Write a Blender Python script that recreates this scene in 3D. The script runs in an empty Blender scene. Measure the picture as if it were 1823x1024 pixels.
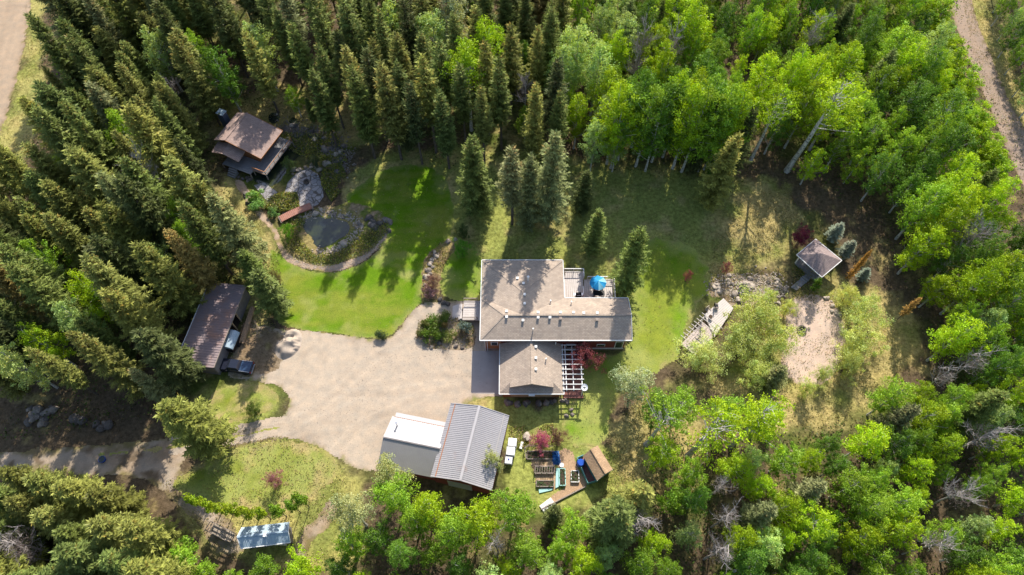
import bpy, math, random
import numpy as np

# ------------------------------------------------------------------ camera, sky, sun, exposure
scn = bpy.context.scene
C = scn.collection
TH, F, DIST = 29.0, 1215.3, 112.0            # tilt from straight down, focal length in photo pixels, metres to the lawn
_s, _c = math.sin(math.radians(TH)), math.cos(math.radians(TH))
CH, CY = DIST * _c, -DIST * _s
cam = bpy.data.objects.new('camera', bpy.data.cameras.new('camera'))
C.objects.link(cam)
cam.location = (0, CY, CH)
cam.rotation_euler = (math.radians(TH), 0, 0)
cam.data.sensor_width = 36
cam.data.lens = 24
cam.data.clip_end = 5000
scn.camera = cam
SUN_V = (0.21, 1.0, 0.79)                    # towards the sun
_n = math.sqrt(sum(a * a for a in SUN_V))
SUN_EL = math.asin(SUN_V[2] / _n)
SUN_AZ = math.atan2(SUN_V[0], SUN_V[1])
w = bpy.data.worlds.new("World"); scn.world = w; w.use_nodes = True
nt = w.node_tree; bg = nt.nodes['Background']
sky = nt.nodes.new('ShaderNodeTexSky'); sky.sky_type = 'NISHITA'; sky.sun_disc = False
sky.sun_elevation = SUN_EL; sky.sun_rotation = SUN_AZ
sky.air_density = 1.0; sky.dust_density = 1.5; sky.ozone_density = 1.0
nt.links.new(sky.outputs[0], bg.inputs[0]); bg.inputs[1].default_value = 0.145
sun = bpy.data.objects.new('sun', bpy.data.lights.new('sun', 'SUN')); C.objects.link(sun)
sun.data.energy = 5.0; sun.data.angle = math.radians(0.6); sun.data.color = (1.0, 0.94, 0.84)
from mathutils import Vector
sun.rotation_euler = Vector(SUN_V).to_track_quat('Z', 'Y').to_euler()
sun.location = (20, 90, 90)
scn.view_settings.view_transform = 'Standard'
scn.view_settings.look = 'None'
scn.view_settings.exposure = 0.70
scn.view_settings.gamma = 1.0
scn.view_settings.use_curve_mapping = False
scn.cycles.max_bounces = 6
scn.cycles.diffuse_bounces = 4
scn.cycles.transmission_bounces = 4
scn.cycles.transparent_max_bounces = 4

R = random.Random(7)
NR = np.random.RandomState(11)

def P(px, py, z=0.0):
    """metres on the level z for a point of the survey photo"""
    u = (px - 911.5) / F; v = (512 - py) / F
    dy, dz = v * _c + _s, v * _s - _c
    k = (z - CH) / dz
    return (u * k, CY + dy * k)
def P3(px, py, z=0.0):
    a = P(px, py, z); return (a[0], a[1], z)
def Q(x, y, z=0.0):
    b = (y - CY) * _s - (z - CH) * _c
    a = (y - CY) * _c + (z - CH) * _s
    return (911.5 + F * x / b, 512 - F * a / b)

# ------------------------------------------------------------------ materials
MATS = {}
def new_mat(name):
    m = bpy.data.materials.new(name); m.use_nodes = True
    MATS[name] = m
    return m, m.node_tree, m.node_tree.nodes['Principled BSDF']
def N(nt, t, **kw):
    n = nt.nodes.new(t)
    for k, v in kw.items(): setattr(n, k, v)
    return n
def mixc(nt, fac, a, b, mode='MIX'):
    n = nt.nodes.new('ShaderNodeMix'); n.data_type = 'RGBA'; n.blend_type = mode
    for sock, val in ((0, fac), (6, a), (7, b)):
        if hasattr(val, 'links') or isinstance(val, bpy.types.NodeSocket): nt.links.new(val, n.inputs[sock])
        elif sock == 0: n.inputs[0].default_value = val
        else: n.inputs[sock].default_value = (*val, 1) if len(val) == 3 else val
    return n.outputs[2]
def noise(nt, scale, detail=3, rough=0.6, coord='Object', stretch=None):
    tc = N(nt, 'ShaderNodeTexCoord'); n = N(nt, 'ShaderNodeTexNoise')
    n.inputs['Scale'].default_value = scale; n.inputs['Detail'].default_value = detail
    n.inputs['Roughness'].default_value = rough
    if stretch:
        mp = N(nt, 'ShaderNodeMapping'); mp.inputs['Scale'].default_value = stretch
        nt.links.new(tc.outputs[coord], mp.inputs[0]); nt.links.new(mp.outputs[0], n.inputs[0])
    else: nt.links.new(tc.outputs[coord], n.inputs[0])
    return n.outputs[0]
def ramp(nt, fac, lo, hi):
    n = N(nt, 'ShaderNodeMapRange'); n.inputs[1].default_value = lo; n.inputs[2].default_value = hi
    nt.links.new(fac, n.inputs[0]); return n.outputs[0]
def bump(nt, bsdf, h, strength=0.4, dist=0.1):
    b = N(nt, 'ShaderNodeBump'); b.inputs['Strength'].default_value = strength; b.inputs['Distance'].default_value = dist
    nt.links.new(h, b.inputs['Height']); nt.links.new(b.outputs[0], bsdf.inputs['Normal'])
def plain(name, col, rough=0.7, metal=0.0, var=0.25, scale=1.5, col2=None, bmp=0.0, spec=0.3):
    m, nt, b = new_mat(name)
    c2 = col2 or tuple(max(0, x * (1 - var)) for x in col)
    f = ramp(nt, noise(nt, scale, 4, 0.65), 0.3, 0.7)
    nt.links.new(mixc(nt, f, col, c2), b.inputs['Base Color'])
    b.inputs['Roughness'].default_value = rough; b.inputs['Metallic'].default_value = metal
    b.inputs['Specular IOR Level'].default_value = spec
    if bmp: bump(nt, b, noise(nt, scale * 6, 3), bmp, 0.05)
    return m
def foliage(name, trans=0.35, sheen=0.04):
    """leaf colour = the tree's own object colour x clump tone stored on the leaves"""
    m, nt, b = new_mat(name)
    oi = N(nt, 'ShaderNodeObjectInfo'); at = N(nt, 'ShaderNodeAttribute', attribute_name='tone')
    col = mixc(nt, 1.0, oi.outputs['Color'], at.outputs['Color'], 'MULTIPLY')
    d = N(nt, 'ShaderNodeBsdfDiffuse'); t = N(nt, 'ShaderNodeBsdfTranslucent'); g = N(nt, 'ShaderNodeBsdfGlossy')
    g.inputs['Roughness'].default_value = 0.45
    tc = mixc(nt, 1.0, col, (1.4, 1.25, 0.4), 'MULTIPLY')
    nt.links.new(col, d.inputs[0]); nt.links.new(tc, t.inputs[0])
    m1 = N(nt, 'ShaderNodeMixShader'); m1.inputs[0].default_value = trans
    m2 = N(nt, 'ShaderNodeMixShader'); m2.inputs[0].default_value = sheen
    nt.links.new(d.outputs[0], m1.inputs[1]); nt.links.new(t.outputs[0], m1.inputs[2])
    nt.links.new(m1.outputs[0], m2.inputs[1]); nt.links.new(g.outputs[0], m2.inputs[2])
    nt.links.new(m2.outputs[0], nt.nodes['Material Output'].inputs[0])
    return m
def ground_mat(name, fine=2.2, amount=0.55, bmp=0.5, vor=None):
    """colour painted per vertex (soil, straw, moss, grass), broken up by fine grain"""
    m, nt, b = new_mat(name)
    at = N(nt, 'ShaderNodeAttribute', attribute_name='tone')
    f1 = ramp(nt, noise(nt, fine, 6, 0.75), 0.25, 0.75)
    f2 = ramp(nt, noise(nt, fine * 0.17, 4, 0.6), 0.3, 0.7)
    dark = mixc(nt, f1, (1 - amount, 1 - amount, 1 - amount * 1.1), (1 + amount * .7, 1 + amount * .65, 1 + amount * .5))
    col = mixc(nt, 1.0, at.outputs['Color'], dark, 'MULTIPLY')
    lo = mixc(nt, f2, (0.86, 0.9, 0.9), (1.12, 1.08, 1.0))
    col = mixc(nt, 1.0, col, lo, 'MULTIPLY')
    nt.links.new(col, b.inputs['Base Color']); b.inputs['Roughness'].default_value = 0.95
    b.inputs['Specular IOR Level'].default_value = 0.05
    if bmp: bump(nt, b, noise(nt, fine * 2, 4), bmp, 0.12)
    return m
M_ground = ground_mat('ground_litter', 1.6, 0.75, 0.8)
M_lawn = ground_mat('mown_grass', 5.0, 0.42, 0.5)
M_gravel = ground_mat('gravel', 4.5, 0.2, 0.4)
M_leaf = foliage('broad_leaves', 0.33, 0.015)
M_needle = foliage('needles', 0.16, 0.008)
M_bark_dark = plain('spruce_bark', (0.13, 0.105, 0.085), 0.9, var=0.5, scale=2, bmp=.4)
def aspen_bark():
    m, nt, b = new_mat('aspen_bark')
    f = ramp(nt, noise(nt, 2.0, 4, .7, stretch=(1.5, 1.5, 3)), 0.5, 0.62)
    nt.links.new(mixc(nt, f, (0.5, 0.48, 0.42), (0.1, 0.09, 0.08)), b.inputs['Base Color'])
    b.inputs['Roughness'].default_value = .8
    return m
M_bark_pale = aspen_bark()
M_dead = plain('weathered_dead_wood', (0.42, 0.37, 0.34), 0.9, var=0.35, scale=1)
M_deadtwig = plain('bare_twigs', (0.30, 0.235, 0.21), 0.9, var=0.35, scale=1)

def shingle(name, c1, c2):
    m, nt, b = new_mat(name)
    tc = N(nt, 'ShaderNodeTexCoord'); br = N(nt, 'ShaderNodeTexBrick')
    nt.links.new(tc.outputs['Object'], br.inputs[0])
    br.inputs['Scale'].default_value = 1.0; br.inputs['Brick Width'].default_value = 0.45
    br.inputs['Row Height'].default_value = 0.2; br.inputs['Mortar Size'].default_value = 0.018
    br.inputs['Color1'].default_value = (*c1, 1); br.inputs['Color2'].default_value = (*c2, 1)
    br.inputs['Mortar'].default_value = (*[x * .6 for x in c2], 1)
    f = ramp(nt, noise(nt, 0.55, 5, .7), .3, .7)
    k = mixc(nt, f, (1.13, 1.1, 1.08), (.82, .82, .84))
    f3 = ramp(nt, noise(nt, 5, 3, .7), .3, .7)
    k = mixc(nt, 1.0, k, mixc(nt, f3, (1.12, 1.1, 1.08), (.86, .86, .88)), 'MULTIPLY')
    st = ramp(nt, noise(nt, .8, 4, .7, stretch=(5, .6, 1)), .58, .8)
    k = mixc(nt, st, k, (.66, .67, .66))
    nt.links.new(mixc(nt, 1.0, br.outputs[0], k, 'MULTIPLY'), b.inputs['Base Color'])
    b.inputs['Roughness'].default_value = .92; b.inputs['Specular IOR Level'].default_value = .15
    bump(nt, b, br.outputs['Fac'], -.3, .02)
    return m
M_shingle = shingle('asphalt_shingles', (0.46, 0.38, 0.30), (0.375, 0.305, 0.24))
M_shingle_cabin = shingle('cabin_shingles', (0.43, 0.32, 0.275), (0.34, 0.25, 0.215))
M_shingle_gaz = shingle('gazebo_shingles', (0.32, 0.255, 0.24), (0.25, 0.2, 0.19))
M_shingle_tan = shingle('tan_shed_shingles', (0.46, 0.32, 0.2), (0.37, 0.25, 0.155))
M_trim = plain('white_trim', (0.72, 0.71, 0.68), .5, var=.1)
M_white = plain('white_plastic', (0.82, 0.82, 0.8), .35, var=.05)
M_wall_or = plain('cedar_siding', (0.36, 0.16, 0.07), .7, var=.2, scale=3)
M_wall_red = plain('dark_red_siding', (0.21, 0.05, 0.04), .7, var=.15, scale=3)
M_stone = plain('foundation_stone', (0.3, 0.24, 0.2), .85, var=.5, scale=2.5, bmp=.5)
M_shadowpad = plain('shadow_pad_tone', (0.4, 0.36, 0.33), .85, var=.12, scale=.8)  # tone of the house's shadow, painted on the pad beside the garage
M_glass = plain('window_glass', (0.03, 0.04, 0.05), .08, var=.3, spec=.6)
M_deckpale = plain('pale_deck_boards', (0.56, 0.5, 0.46), .75, var=.14, scale=1.2)
M_deckgrey = plain('grey_deck_boards', (0.24, 0.235, 0.24), .8, var=.25, scale=1.2)
M_deckred = plain('red_brown_deck', (0.3, 0.125, 0.1), .75, var=.3, scale=1.2)
M_wood = plain('bare_wood', (0.45, 0.32, 0.2), .8, var=.3, scale=1.5)
M_woodgrey = plain('weathered_wood', (0.33, 0.27, 0.23), .85, var=.35, scale=1.5)
M_metal_lt = plain('sunlit_metal_roofing', (0.37, 0.365, 0.37), .38, var=.06, scale=.5)  # paler copy, sunlight painted into the sun-facing slope; also porch and door
M_metal_dk = plain('dull_grey_metal_roofing', (0.33, 0.31, 0.3), .45, var=.12, scale=.6)  # darker copy, shade painted into the slope facing away from the sun
def rusty(name, c, rustc, lo, hi, sc=.35):
    m, nt, b = new_mat(name)
    f = ramp(nt, noise(nt, sc, 6, .7), lo, hi)
    g = ramp(nt, noise(nt, 2.5, 4, .7), .3, .7)
    base = mixc(nt, g, c, tuple(x * .86 for x in c))
    nt.links.new(mixc(nt, f, base, rustc), b.inputs['Base Color'])
    b.inputs['Roughness'].default_value = .5; b.inputs['Specular IOR Level'].default_value = .4
    return m
M_roofing = rusty('galvanised_roofing', (0.37, 0.35, 0.355), (0.36, 0.23, 0.18), .6, .85)
M_rust = plain('rust', (0.38, 0.16, 0.08), .8, var=.4)
M_barnroof = rusty('barn_roofing', (0.30, 0.235, 0.235), (0.40, 0.2, 0.12), .52, .78, .16)
M_barnwall = plain('barn_wall', (0.2, 0.18, 0.18), .8, var=.3)
M_bluemetal = rusty('blue_grey_roofing', (0.30, 0.39, 0.46), (0.42, 0.49, 0.53), .4, .8, 1.6)
M_black = plain('black_plastic', (0.015, 0.015, 0.017), .5, var=.2)
M_void = plain('dark_interior', (0.012, 0.01, 0.01), 1.0, var=.2)
M_carpaint = plain('dark_car_paint', (0.018, 0.021, 0.035), .18, var=.1, spec=.6)
M_silver = plain('silver_rail', (0.6, 0.6, 0.62), .3, .7, var=.1)
M_red = plain('red_lens', (0.4, 0.015, 0.015), .3, var=.1)
M_rubber = plain('rubber', (0.02, 0.02, 0.02), .9, var=.1)
M_umb = plain('blue_canvas', (0.015, 0.27, 0.55), .7, var=.25, scale=2)
M_umblt = plain('pale_blue_canvas', (0.25, 0.62, 0.75), .7, var=.2, scale=2)
M_teal = plain('teal_boards', (0.16, 0.38, 0.36), .7, var=.3, scale=2)
M_aqua = plain('aqua_panel', (0.36, 0.62, 0.56), .5, var=.2, scale=2)
M_tarp = plain('blue_tarp', (0.02, 0.12, 0.36), .4, var=.4, scale=3, bmp=.8)
M_bluedrum = plain('blue_drum_plastic', (0.015, 0.08, 0.42), .35, var=.2)
M_rock = plain('boulder_rock', (0.27, 0.225, 0.185), .9, var=.45, scale=1.4, bmp=.6)
M_rockpale = plain('pale_rock', (0.46, 0.385, 0.31), .9, var=.35, scale=1.4, bmp=.6)
M_rockdark = plain('dark_rock', (0.14, 0.12, 0.105), .9, var=.45, scale=1.4, bmp=.6)
M_soil = plain('garden_soil', (0.09, 0.06, 0.04), .95, var=.5, scale=3, bmp=.8)
M_chip = plain('wood_chips', (0.5, 0.33, 0.2), .95, var=.45, scale=5, bmp=.8)
M_sand = plain('heap_sand', (0.42, 0.345, 0.275), .95, var=.16, scale=1.6, bmp=.5)
def water_mat():
    m, nt, b = new_mat('pond_water')
    f = ramp(nt, noise(nt, .45, 4, .6), .35, .7)
    nt.links.new(mixc(nt, f, (0.012, 0.018, 0.02), (0.04, 0.05, 0.018)), b.inputs['Base Color'])
    b.inputs['Roughness'].default_value = .07; b.inputs['Specular IOR Level'].default_value = .6
    bump(nt, b, noise(nt, 3, 2), .06, .05)
    return m
M_water = water_mat()
def flag_mat(name, c1, c2, gap, sc):
    m, nt, b = new_mat(name)
    tc = N(nt, 'ShaderNodeTexCoord')
    v = N(nt, 'ShaderNodeTexVoronoi'); v.inputs['Scale'].default_value = sc
    e = N(nt, 'ShaderNodeTexVoronoi', feature='DISTANCE_TO_EDGE'); e.inputs['Scale'].default_value = sc
    nt.links.new(tc.outputs['Object'], v.inputs[0]); nt.links.new(tc.outputs['Object'], e.inputs[0])
    col = mixc(nt, v.outputs['Color'], c1, c2)
    k = ramp(nt, e.outputs[0], 0.02, 0.07)
    col = mixc(nt, k, gap, col)
    nt.links.new(col, b.inputs['Base Color']); b.inputs['Roughness'].default_value = .9
    bump(nt, b, k, .5, .03)
    return m
M_flag = flag_mat('flagstones', (0.36, 0.33, 0.32), (0.22, 0.21, 0.22), (0.1, 0.085, 0.07), 1.1)
M_paver = flag_mat('pinkish_pavers', (0.52, 0.43, 0.385), (0.43, 0.355, 0.32), (0.33, 0.26, 0.22), 2.2)

# ------------------------------------------------------------------ mesh helpers
def link(o, parent=None):
    C.objects.link(o)
    if parent: o.parent = parent
    return o
def mesh_np(name, V, Fq, mat, tone=None, smooth=False):
    me = bpy.data.meshes.new(name)
    V = np.asarray(V, dtype=np.float32); Fq = np.asarray(Fq, dtype=np.int32); k = Fq.shape[1]
    me.vertices.add(len(V)); me.vertices.foreach_set('co', V.ravel())
    me.loops.add(Fq.size); me.loops.foreach_set('vertex_index', Fq.ravel())
    me.polygons.add(len(Fq))
    me.polygons.foreach_set('loop_start', np.arange(0, Fq.size, k, dtype=np.int32))
    if smooth: me.polygons.foreach_set('use_smooth', np.ones(len(Fq), dtype=bool))
    me.update(calc_edges=True)
    if tone is not None:
        a = me.color_attributes.new('tone', 'FLOAT_COLOR', 'POINT')
        t = np.ones((len(V), 4), dtype=np.float32); t[:, :3] = tone
        a.data.foreach_set('color', t.ravel())
    me.materials.append(mat)
    return me
class MB:
    def __init__(s): s.v = []; s.f = []
    def add(s, vs, fs):
        n = len(s.v); s.v += [tuple(a) for a in vs]; s.f += [tuple(n + i for i in f) for f in fs]; return s
    def box(s, cx, cy, cz, sx, sy, sz, rz=0.0):
        """centre x,y and BOTTOM z"""
        c, n = math.cos(rz), math.sin(rz); vs = []
        for dz in (0, sz):
            for dx, dy in ((-1, -1), (1, -1), (1, 1), (-1, 1)):
                x, y = dx * sx / 2, dy * sy / 2
                vs.append((cx + x * c - y * n, cy + x * n + y * c, cz + dz))
        return s.add(vs, [(3, 2, 1, 0), (4, 5, 6, 7), (0, 1, 5, 4), (1, 2, 6, 5), (2, 3, 7, 6), (3, 0, 4, 7)])
    def beam(s, p, q, wd=.1, hh=.1):
        p, q = Vector(p), Vector(q); d = (q - p).normalized()
        up = Vector((0, 0, 1)) if abs(d.z) < .95 else Vector((1, 0, 0))
        sd = d.cross(up).normalized() * wd / 2; u = sd.cross(d).normalized() * hh / 2
        vs = [p - sd - u, p + sd - u, p + sd + u, p - sd + u, q - sd - u, q + sd - u, q + sd + u, q - sd + u]
        return s.add(vs, [(0, 1, 2, 3), (7, 6, 5, 4), (0, 4, 5, 1), (1, 5, 6, 2), (2, 6, 7, 3), (3, 7, 4, 0)])
    def tube(s, pts, rads, n=7, cap=True):
        rings = []; base = len(s.v); pts = [Vector(p) for p in pts]
        for i, p in enumerate(pts):
            d = (pts[min(i + 1, len(pts) - 1)] - pts[max(i - 1, 0)]).normalized()
            a = d.cross(Vector((0, 0, 1)) if abs(d.z) < .9 else Vector((1, 0, 0))).normalized(); b = d.cross(a)
            for k in range(n):
                t = 2 * math.pi * k / n
                s.v.append(tuple(p + (a * math.cos(t) + b * math.sin(t)) * rads[i]))
        for i in range(len(pts) - 1):
            for k in range(n):
                a0 = base + i * n + k; a1 = base + i * n + (k + 1) % n
                s.f.append((a0, a1, a1 + n, a0 + n))
        if cap:
            s.f.append(tuple(base + k for k in range(n))[::-1]); s.f.append(tuple(base + (len(pts) - 1) * n + k for k in range(n)))
        return s
    def cyl(s, x, y, z, r, h, n=16, r2=None):
        return s.tube([(x, y, z), (x, y, z + h)], [r, r if r2 is None else r2], n)
    def slab(s, pts, th):
        """pts = top outline (counter-clockwise seen from above), thickened downwards"""
        n = len(pts); vs = [tuple(p) for p in pts] + [(p[0], p[1], p[2] - th) for p in pts]
        return s.add(vs, [tuple(range(n)), tuple(range(2 * n - 1, n - 1, -1))] + [(i, n + i, n + (i + 1) % n, (i + 1) % n) for i in range(n)])
    def walls(s, pts, z0, z1, th=0):
        n = len(pts); vs = [(p[0], p[1], z0) for p in pts] + [(p[0], p[1], z1) for p in pts]
        return s.add(vs, [(i, (i + 1) % n, n + (i + 1) % n, n + i) for i in range(n)])
    def obj(s, name, mat, parent=None, off=(0, 0, 0), smooth=False, kind=None, bevel=0):
        me = bpy.data.meshes.new(name)
        me.from_pydata([(a[0] - off[0], a[1] - off[1], a[2] - off[2]) for a in s.v], [], s.f)
        if smooth: me.polygons.foreach_set('use_smooth', np.ones(len(me.polygons), dtype=bool))
        me.materials.append(mat); me.update()
        o = bpy.data.objects.new(name, me); link(o, parent)
        if kind: o['kind'] = kind
        if bevel:
            b = o.modifiers.new('bevel', 'BEVEL'); b.width = bevel; b.segments = 2
        return o
def thing(name, label, cat, loc=(0, 0, 0), rz=0.0, group=None):
    o = bpy.data.objects.new(name, None); o.empty_display_size = .5; C.objects.link(o)
    o.location = loc if len(loc) == 3 else (loc[0], loc[1], 0); o.rotation_euler = (0, 0, rz)
    return tag(o, label, cat, group)
def tag(o, label, cat, group=None):
    o['label'] = label; o['category'] = cat
    if group: o['group'] = group
    return o

# ------------------------------------------------------------------ smooth random fields for painting the ground
def vnoise(x, y, sc, seed):
    rs = np.random.RandomState(seed); T = rs.rand(256, 256)
    X = x / sc + 4096.3; Y = y / sc + 4096.7; xi = np.floor(X).astype(int); yi = np.floor(Y).astype(int)
    fx = X - xi; fy = Y - yi; fx = fx * fx * (3 - 2 * fx); fy = fy * fy * (3 - 2 * fy)
    g = lambda a, b: T[a % 256, b % 256]
    return (g(xi, yi) * (1 - fx) + g(xi + 1, yi) * fx) * (1 - fy) + (g(xi, yi + 1) * (1 - fx) + g(xi + 1, yi + 1) * fx) * fy
def fbm(x, y, sc, seed, o=4):
    a = 0; t = 0; w_ = 1.0
    for i in range(o):
        a = a + w_ * vnoise(x, y, sc / 2 ** i, seed + i); t += w_; w_ *= .55
    return a / t
def sdist(poly, x, y):
    """signed distance to a polygon (positive inside)"""
    x = np.asarray(x, float); y = np.asarray(y, float); ins = np.zeros(x.shape, bool); d = np.full(x.shape, 1e9)
    n = len(poly)
    for i in range(n):
        ax, ay = poly[i]; bx, by = poly[(i + 1) % n]
        c = ((ay > y) != (by > y)) & (x < (bx - ax) * (y - ay) / ((by - ay) if by != ay else 1e-9) + ax)
        ins ^= c
        vx, vy = bx - ax, by - ay; L = vx * vx + vy * vy + 1e-12
        t = np.clip(((x - ax) * vx + (y - ay) * vy) / L, 0, 1)
        d = np.minimum(d, np.hypot(x - ax - t * vx, y - ay - t * vy))
    return np.where(ins, d, -d)
def wpoly(pts, z=0.0, smooth=2):
    p = [P(a, b, z) for a, b in pts]
    for _ in range(smooth):
        q = []
        for i in range(len(p)):
            a, b = p[i], p[(i + 1) % len(p)]
            q += [(a[0] * .75 + b[0] * .25, a[1] * .75 + b[1] * .25), (a[0] * .25 + b[0] * .75, a[1] * .25 + b[1] * .75)]
        p = q
    return p
def lerp(a, b, t):
    t = np.clip(t, 0, 1)[:, None]; return a * (1 - t) + np.asarray(b) * t

# colours of the ground (linear)
STRAW = np.array((0.40, 0.325, 0.15)); LITTER = np.array((0.115, 0.085, 0.06)); MOSS = np.array((0.10, 0.125, 0.03))
PALEGRASS = np.array((0.27, 0.295, 0.085)); LAWN = np.array((0.115, 0.215, 0.010)); LAWN2 = np.array((0.2, 0.24, 0.035)); DIRT = np.array((0.36, 0.26, 0.18))
GRAV = np.array((0.435, 0.355, 0.29)); GRAV2 = np.array((0.35, 0.283, 0.23))

OPEN = {   # (outline in the photo, colour, softness in metres)
 'clearing_n': ([(600,330),(690,262),(800,262),(1000,280),(1180,300),(1330,315),(1400,320),(1420,400),(1330,470),(1240,540),(1220,620),(1090,700),(1080,820),(940,830),(930,745),(1000,700),(1120,640),(1130,540),(1000,470),(860,465),(780,530),(640,420)], PALEGRASS, 2.0),
 'meadow_e': ([(1290,330),(1400,320),(1430,400),(1400,470),(1260,520),(1270,430)], STRAW * .9, 2.5),
 'meadow_se': ([(1360,560),(1500,480),(1560,520),(1640,560),(1650,620),(1600,700),(1500,750),(1380,770),(1330,720),(1230,700),(1330,640)], STRAW, 2.5),
 'under_aspens': ([(1080,760),(1150,700),(1240,700),(1260,780),(1230,880),(1100,910),(1060,890)], STRAW * .95, 2),
 'garden_strip': ([(860,700),(1010,740),(1100,800),(1100,880),(960,920),(900,880),(890,740),(800,712)], PALEGRASS * 1.05, 1.0),
 'front_grass': ([(290,860),(330,840),(400,785),(500,775),(570,795),(640,835),(660,900),(640,1000),(560,1030),(420,1000),(330,940)], STRAW * .6 + PALEGRASS * .5, 1.5),
 'island': ([(350,720),(390,680),(470,680),(500,715),(490,745),(420,765),(360,760)], PALEGRASS, 1.0),
 'west_of_lawn': ([(395,300),(430,330),(480,420),(500,470),(490,590),(450,600),(440,480),(410,400)], STRAW * .7 + PALEGRASS * .35, 1.5),
 'verge': ([(45,-60),(80,-60),(75,80),(85,160),(60,260),(20,330),(-60,400),(-60,250),(10,230),(40,130)], STRAW * .55 + PALEGRASS * .5, 1.5),
 'trail_verge': ([(1700,-60),(1735,-60),(1800,110),(1860,200),(1900,330),(1880,420),(1800,260),(1740,130)], STRAW * .9, 1.5),
 'cabin_slope': ([(380,190),(480,150),(640,170),(700,220),(640,270),(520,230),(430,300),(370,280)], STRAW * .75, 2.5),
}
def grid_axis(lo, hi, step, far):
    a = list(np.arange(lo, hi + step / 2, step)); g = step; x = a[-1]; out = []
    while x < far: g *= 1.35; x += g; out.append(x)
    g = step; x = a[0]; left = []
    while x > -far: g *= 1.35; x -= g; left.append(x)
    return np.array(left[::-1] + a + out)
def build_ground():
    xs = grid_axis(-125, 125, .42, 1800); ys = grid_axis(-52, 95, .42, 1800)
    X, Y = np.meshgrid(xs, ys); x = X.ravel(); y = Y.ravel()
    f = fbm(x, y, 9, 3); g = fbm(x, y, 2.2, 21); h = fbm(x, y, 28, 41)
    col = lerp(np.tile(LITTER, (len(x), 1)), MOSS, (f - .45) * 4)
    col = lerp(col, STRAW * .8, (g - .6) * 5)
    for k, (pl, c, soft) in OPEN.items():
        d = sdist(wpoly(pl), x, y)
        t = d / soft + .5 + (g - .5) * 2.4 + (f - .5) * 1.5
        cc = np.tile(c, (len(x), 1)); cc = lerp(cc, PALEGRASS * .8, (fbm(x, y, 5, 77) - .45) * 3.5); cc = lerp(cc, STRAW, (fbm(x, y, 3.4, 99) - .55) * 4)
        tt = np.clip(t, 0, 1)[:, None]; col = col * (1 - tt) + cc * tt
    # wheel ruts beside the barn
    col *= (0.85 + 0.3 * fbm(x, y, .9, 61))[:, None]
    far = np.clip((np.hypot(x, y) - 150) / 200, 0, 1); col = lerp(col, (0.05, 0.08, 0.02), far)
    z = (fbm(x, y, 1.3, 5) - .5) * .0
    nx, ny = len(xs), len(ys); i = np.arange((nx) * (ny)).reshape(ny, nx)
    Fq = np.stack([i[:-1, :-1], i[:-1, 1:], i[1:, 1:], i[1:, :-1]], -1).reshape(-1, 4)
    me = mesh_np('ground', np.stack([x, y, z], 1), Fq, M_ground, col)
    o = bpy.data.objects.new('ground', me); link(o); o['kind'] = 'structure'
build_ground()

def sheet(name, poly, z, mat, colfn, cell=.25, edge=.25, smooth=2, kind='structure'):
    """a sheet lying on the ground with a ragged edge; colfn(x, y, dist) gives its colour"""
    pl = wpoly(poly, 0, smooth) if not isinstance(poly, dict) else poly['w']
    a = np.array(pl); x0, y0 = a.min(0) - 1; x1, y1 = a.max(0) + 1
    xs = np.arange(x0, x1, cell); ys = np.arange(y0, y1, cell)
    X, Y = np.meshgrid(xs, ys); rs = np.random.RandomState(len(name))
    X = X + (rs.rand(*X.shape) - .5) * cell * .7; Y = Y + (rs.rand(*Y.shape) - .5) * cell * .7
    x = X.ravel(); y = Y.ravel(); d = sdist(pl, x, y)
    d = d + (fbm(x, y, 1.6, 8, 4) - .5) * edge * 4
    ny, nx = X.shape; i = np.arange(nx * ny).reshape(ny, nx)
    Fq = np.stack([i[:-1, :-1], i[:-1, 1:], i[1:, 1:], i[1:, :-1]], -1).reshape(-1, 4)
    keep = (d[Fq].mean(1) > 0); Fq = Fq[keep]
    used = np.unique(Fq); mp = np.full(nx * ny, -1); mp[used] = np.arange(len(used)); Fq = mp[Fq]
    x, y, d = x[used], y[used], d[used]
    me = mesh_np(name, np.stack([x, y, np.full(len(x), z)], 1), Fq, mat, colfn(x, y, d))
    o = bpy.data.objects.new(name, me); link(o)
    if kind: o['kind'] = kind
    return o
def c_lawn(x, y, d):
    f = fbm(x, y, 6, 13); g = fbm(x, y, 1.5, 14)
    stripe = .5 + .5 * np.sin((y * .93 - x * .12) * 2 * math.pi / 2.6)
    c = lerp(np.tile(LAWN, (len(x), 1)), LAWN2, (f - .4) * 3 + stripe * .3 * (fbm(x, y, 8, 17) > .45) + (fbm(x * .3, y * 1.5, 1.5, 18) - .5) * 1.6)
    c = lerp(c, PALEGRASS * .95, (fbm(x, y, 4, 19) - .6) * 5)
    c = lerp(c, PALEGRASS, .5 - (d + (g - .5) * 3) / 2.2)
    c = lerp(c, STRAW * .85, .2 - (d + (g - .5) * 1.5) / .9)
    return c * (.88 + .24 * g)[:, None]
def c_lawn_e(x, y, d):
    f = fbm(x, y, 5, 33); g = fbm(x, y, 1.4, 34)
    c = lerp(np.tile(LAWN * 1.08, (len(x), 1)), LAWN2 * 1.1, (f - .35) * 3)
    c = lerp(c, PALEGRASS * 1.05, (fbm(x, y, 7, 36) - .5) * 5)
    c = lerp(c, PALEGRASS * 1.1, .6 - (d + (g - .5) * 5) / 4)
    c = lerp(c, STRAW * .9, .2 - (d + (g - .5) * 3) / 1.5)
    return c * (.86 + .28 * g)[:, None]
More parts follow.
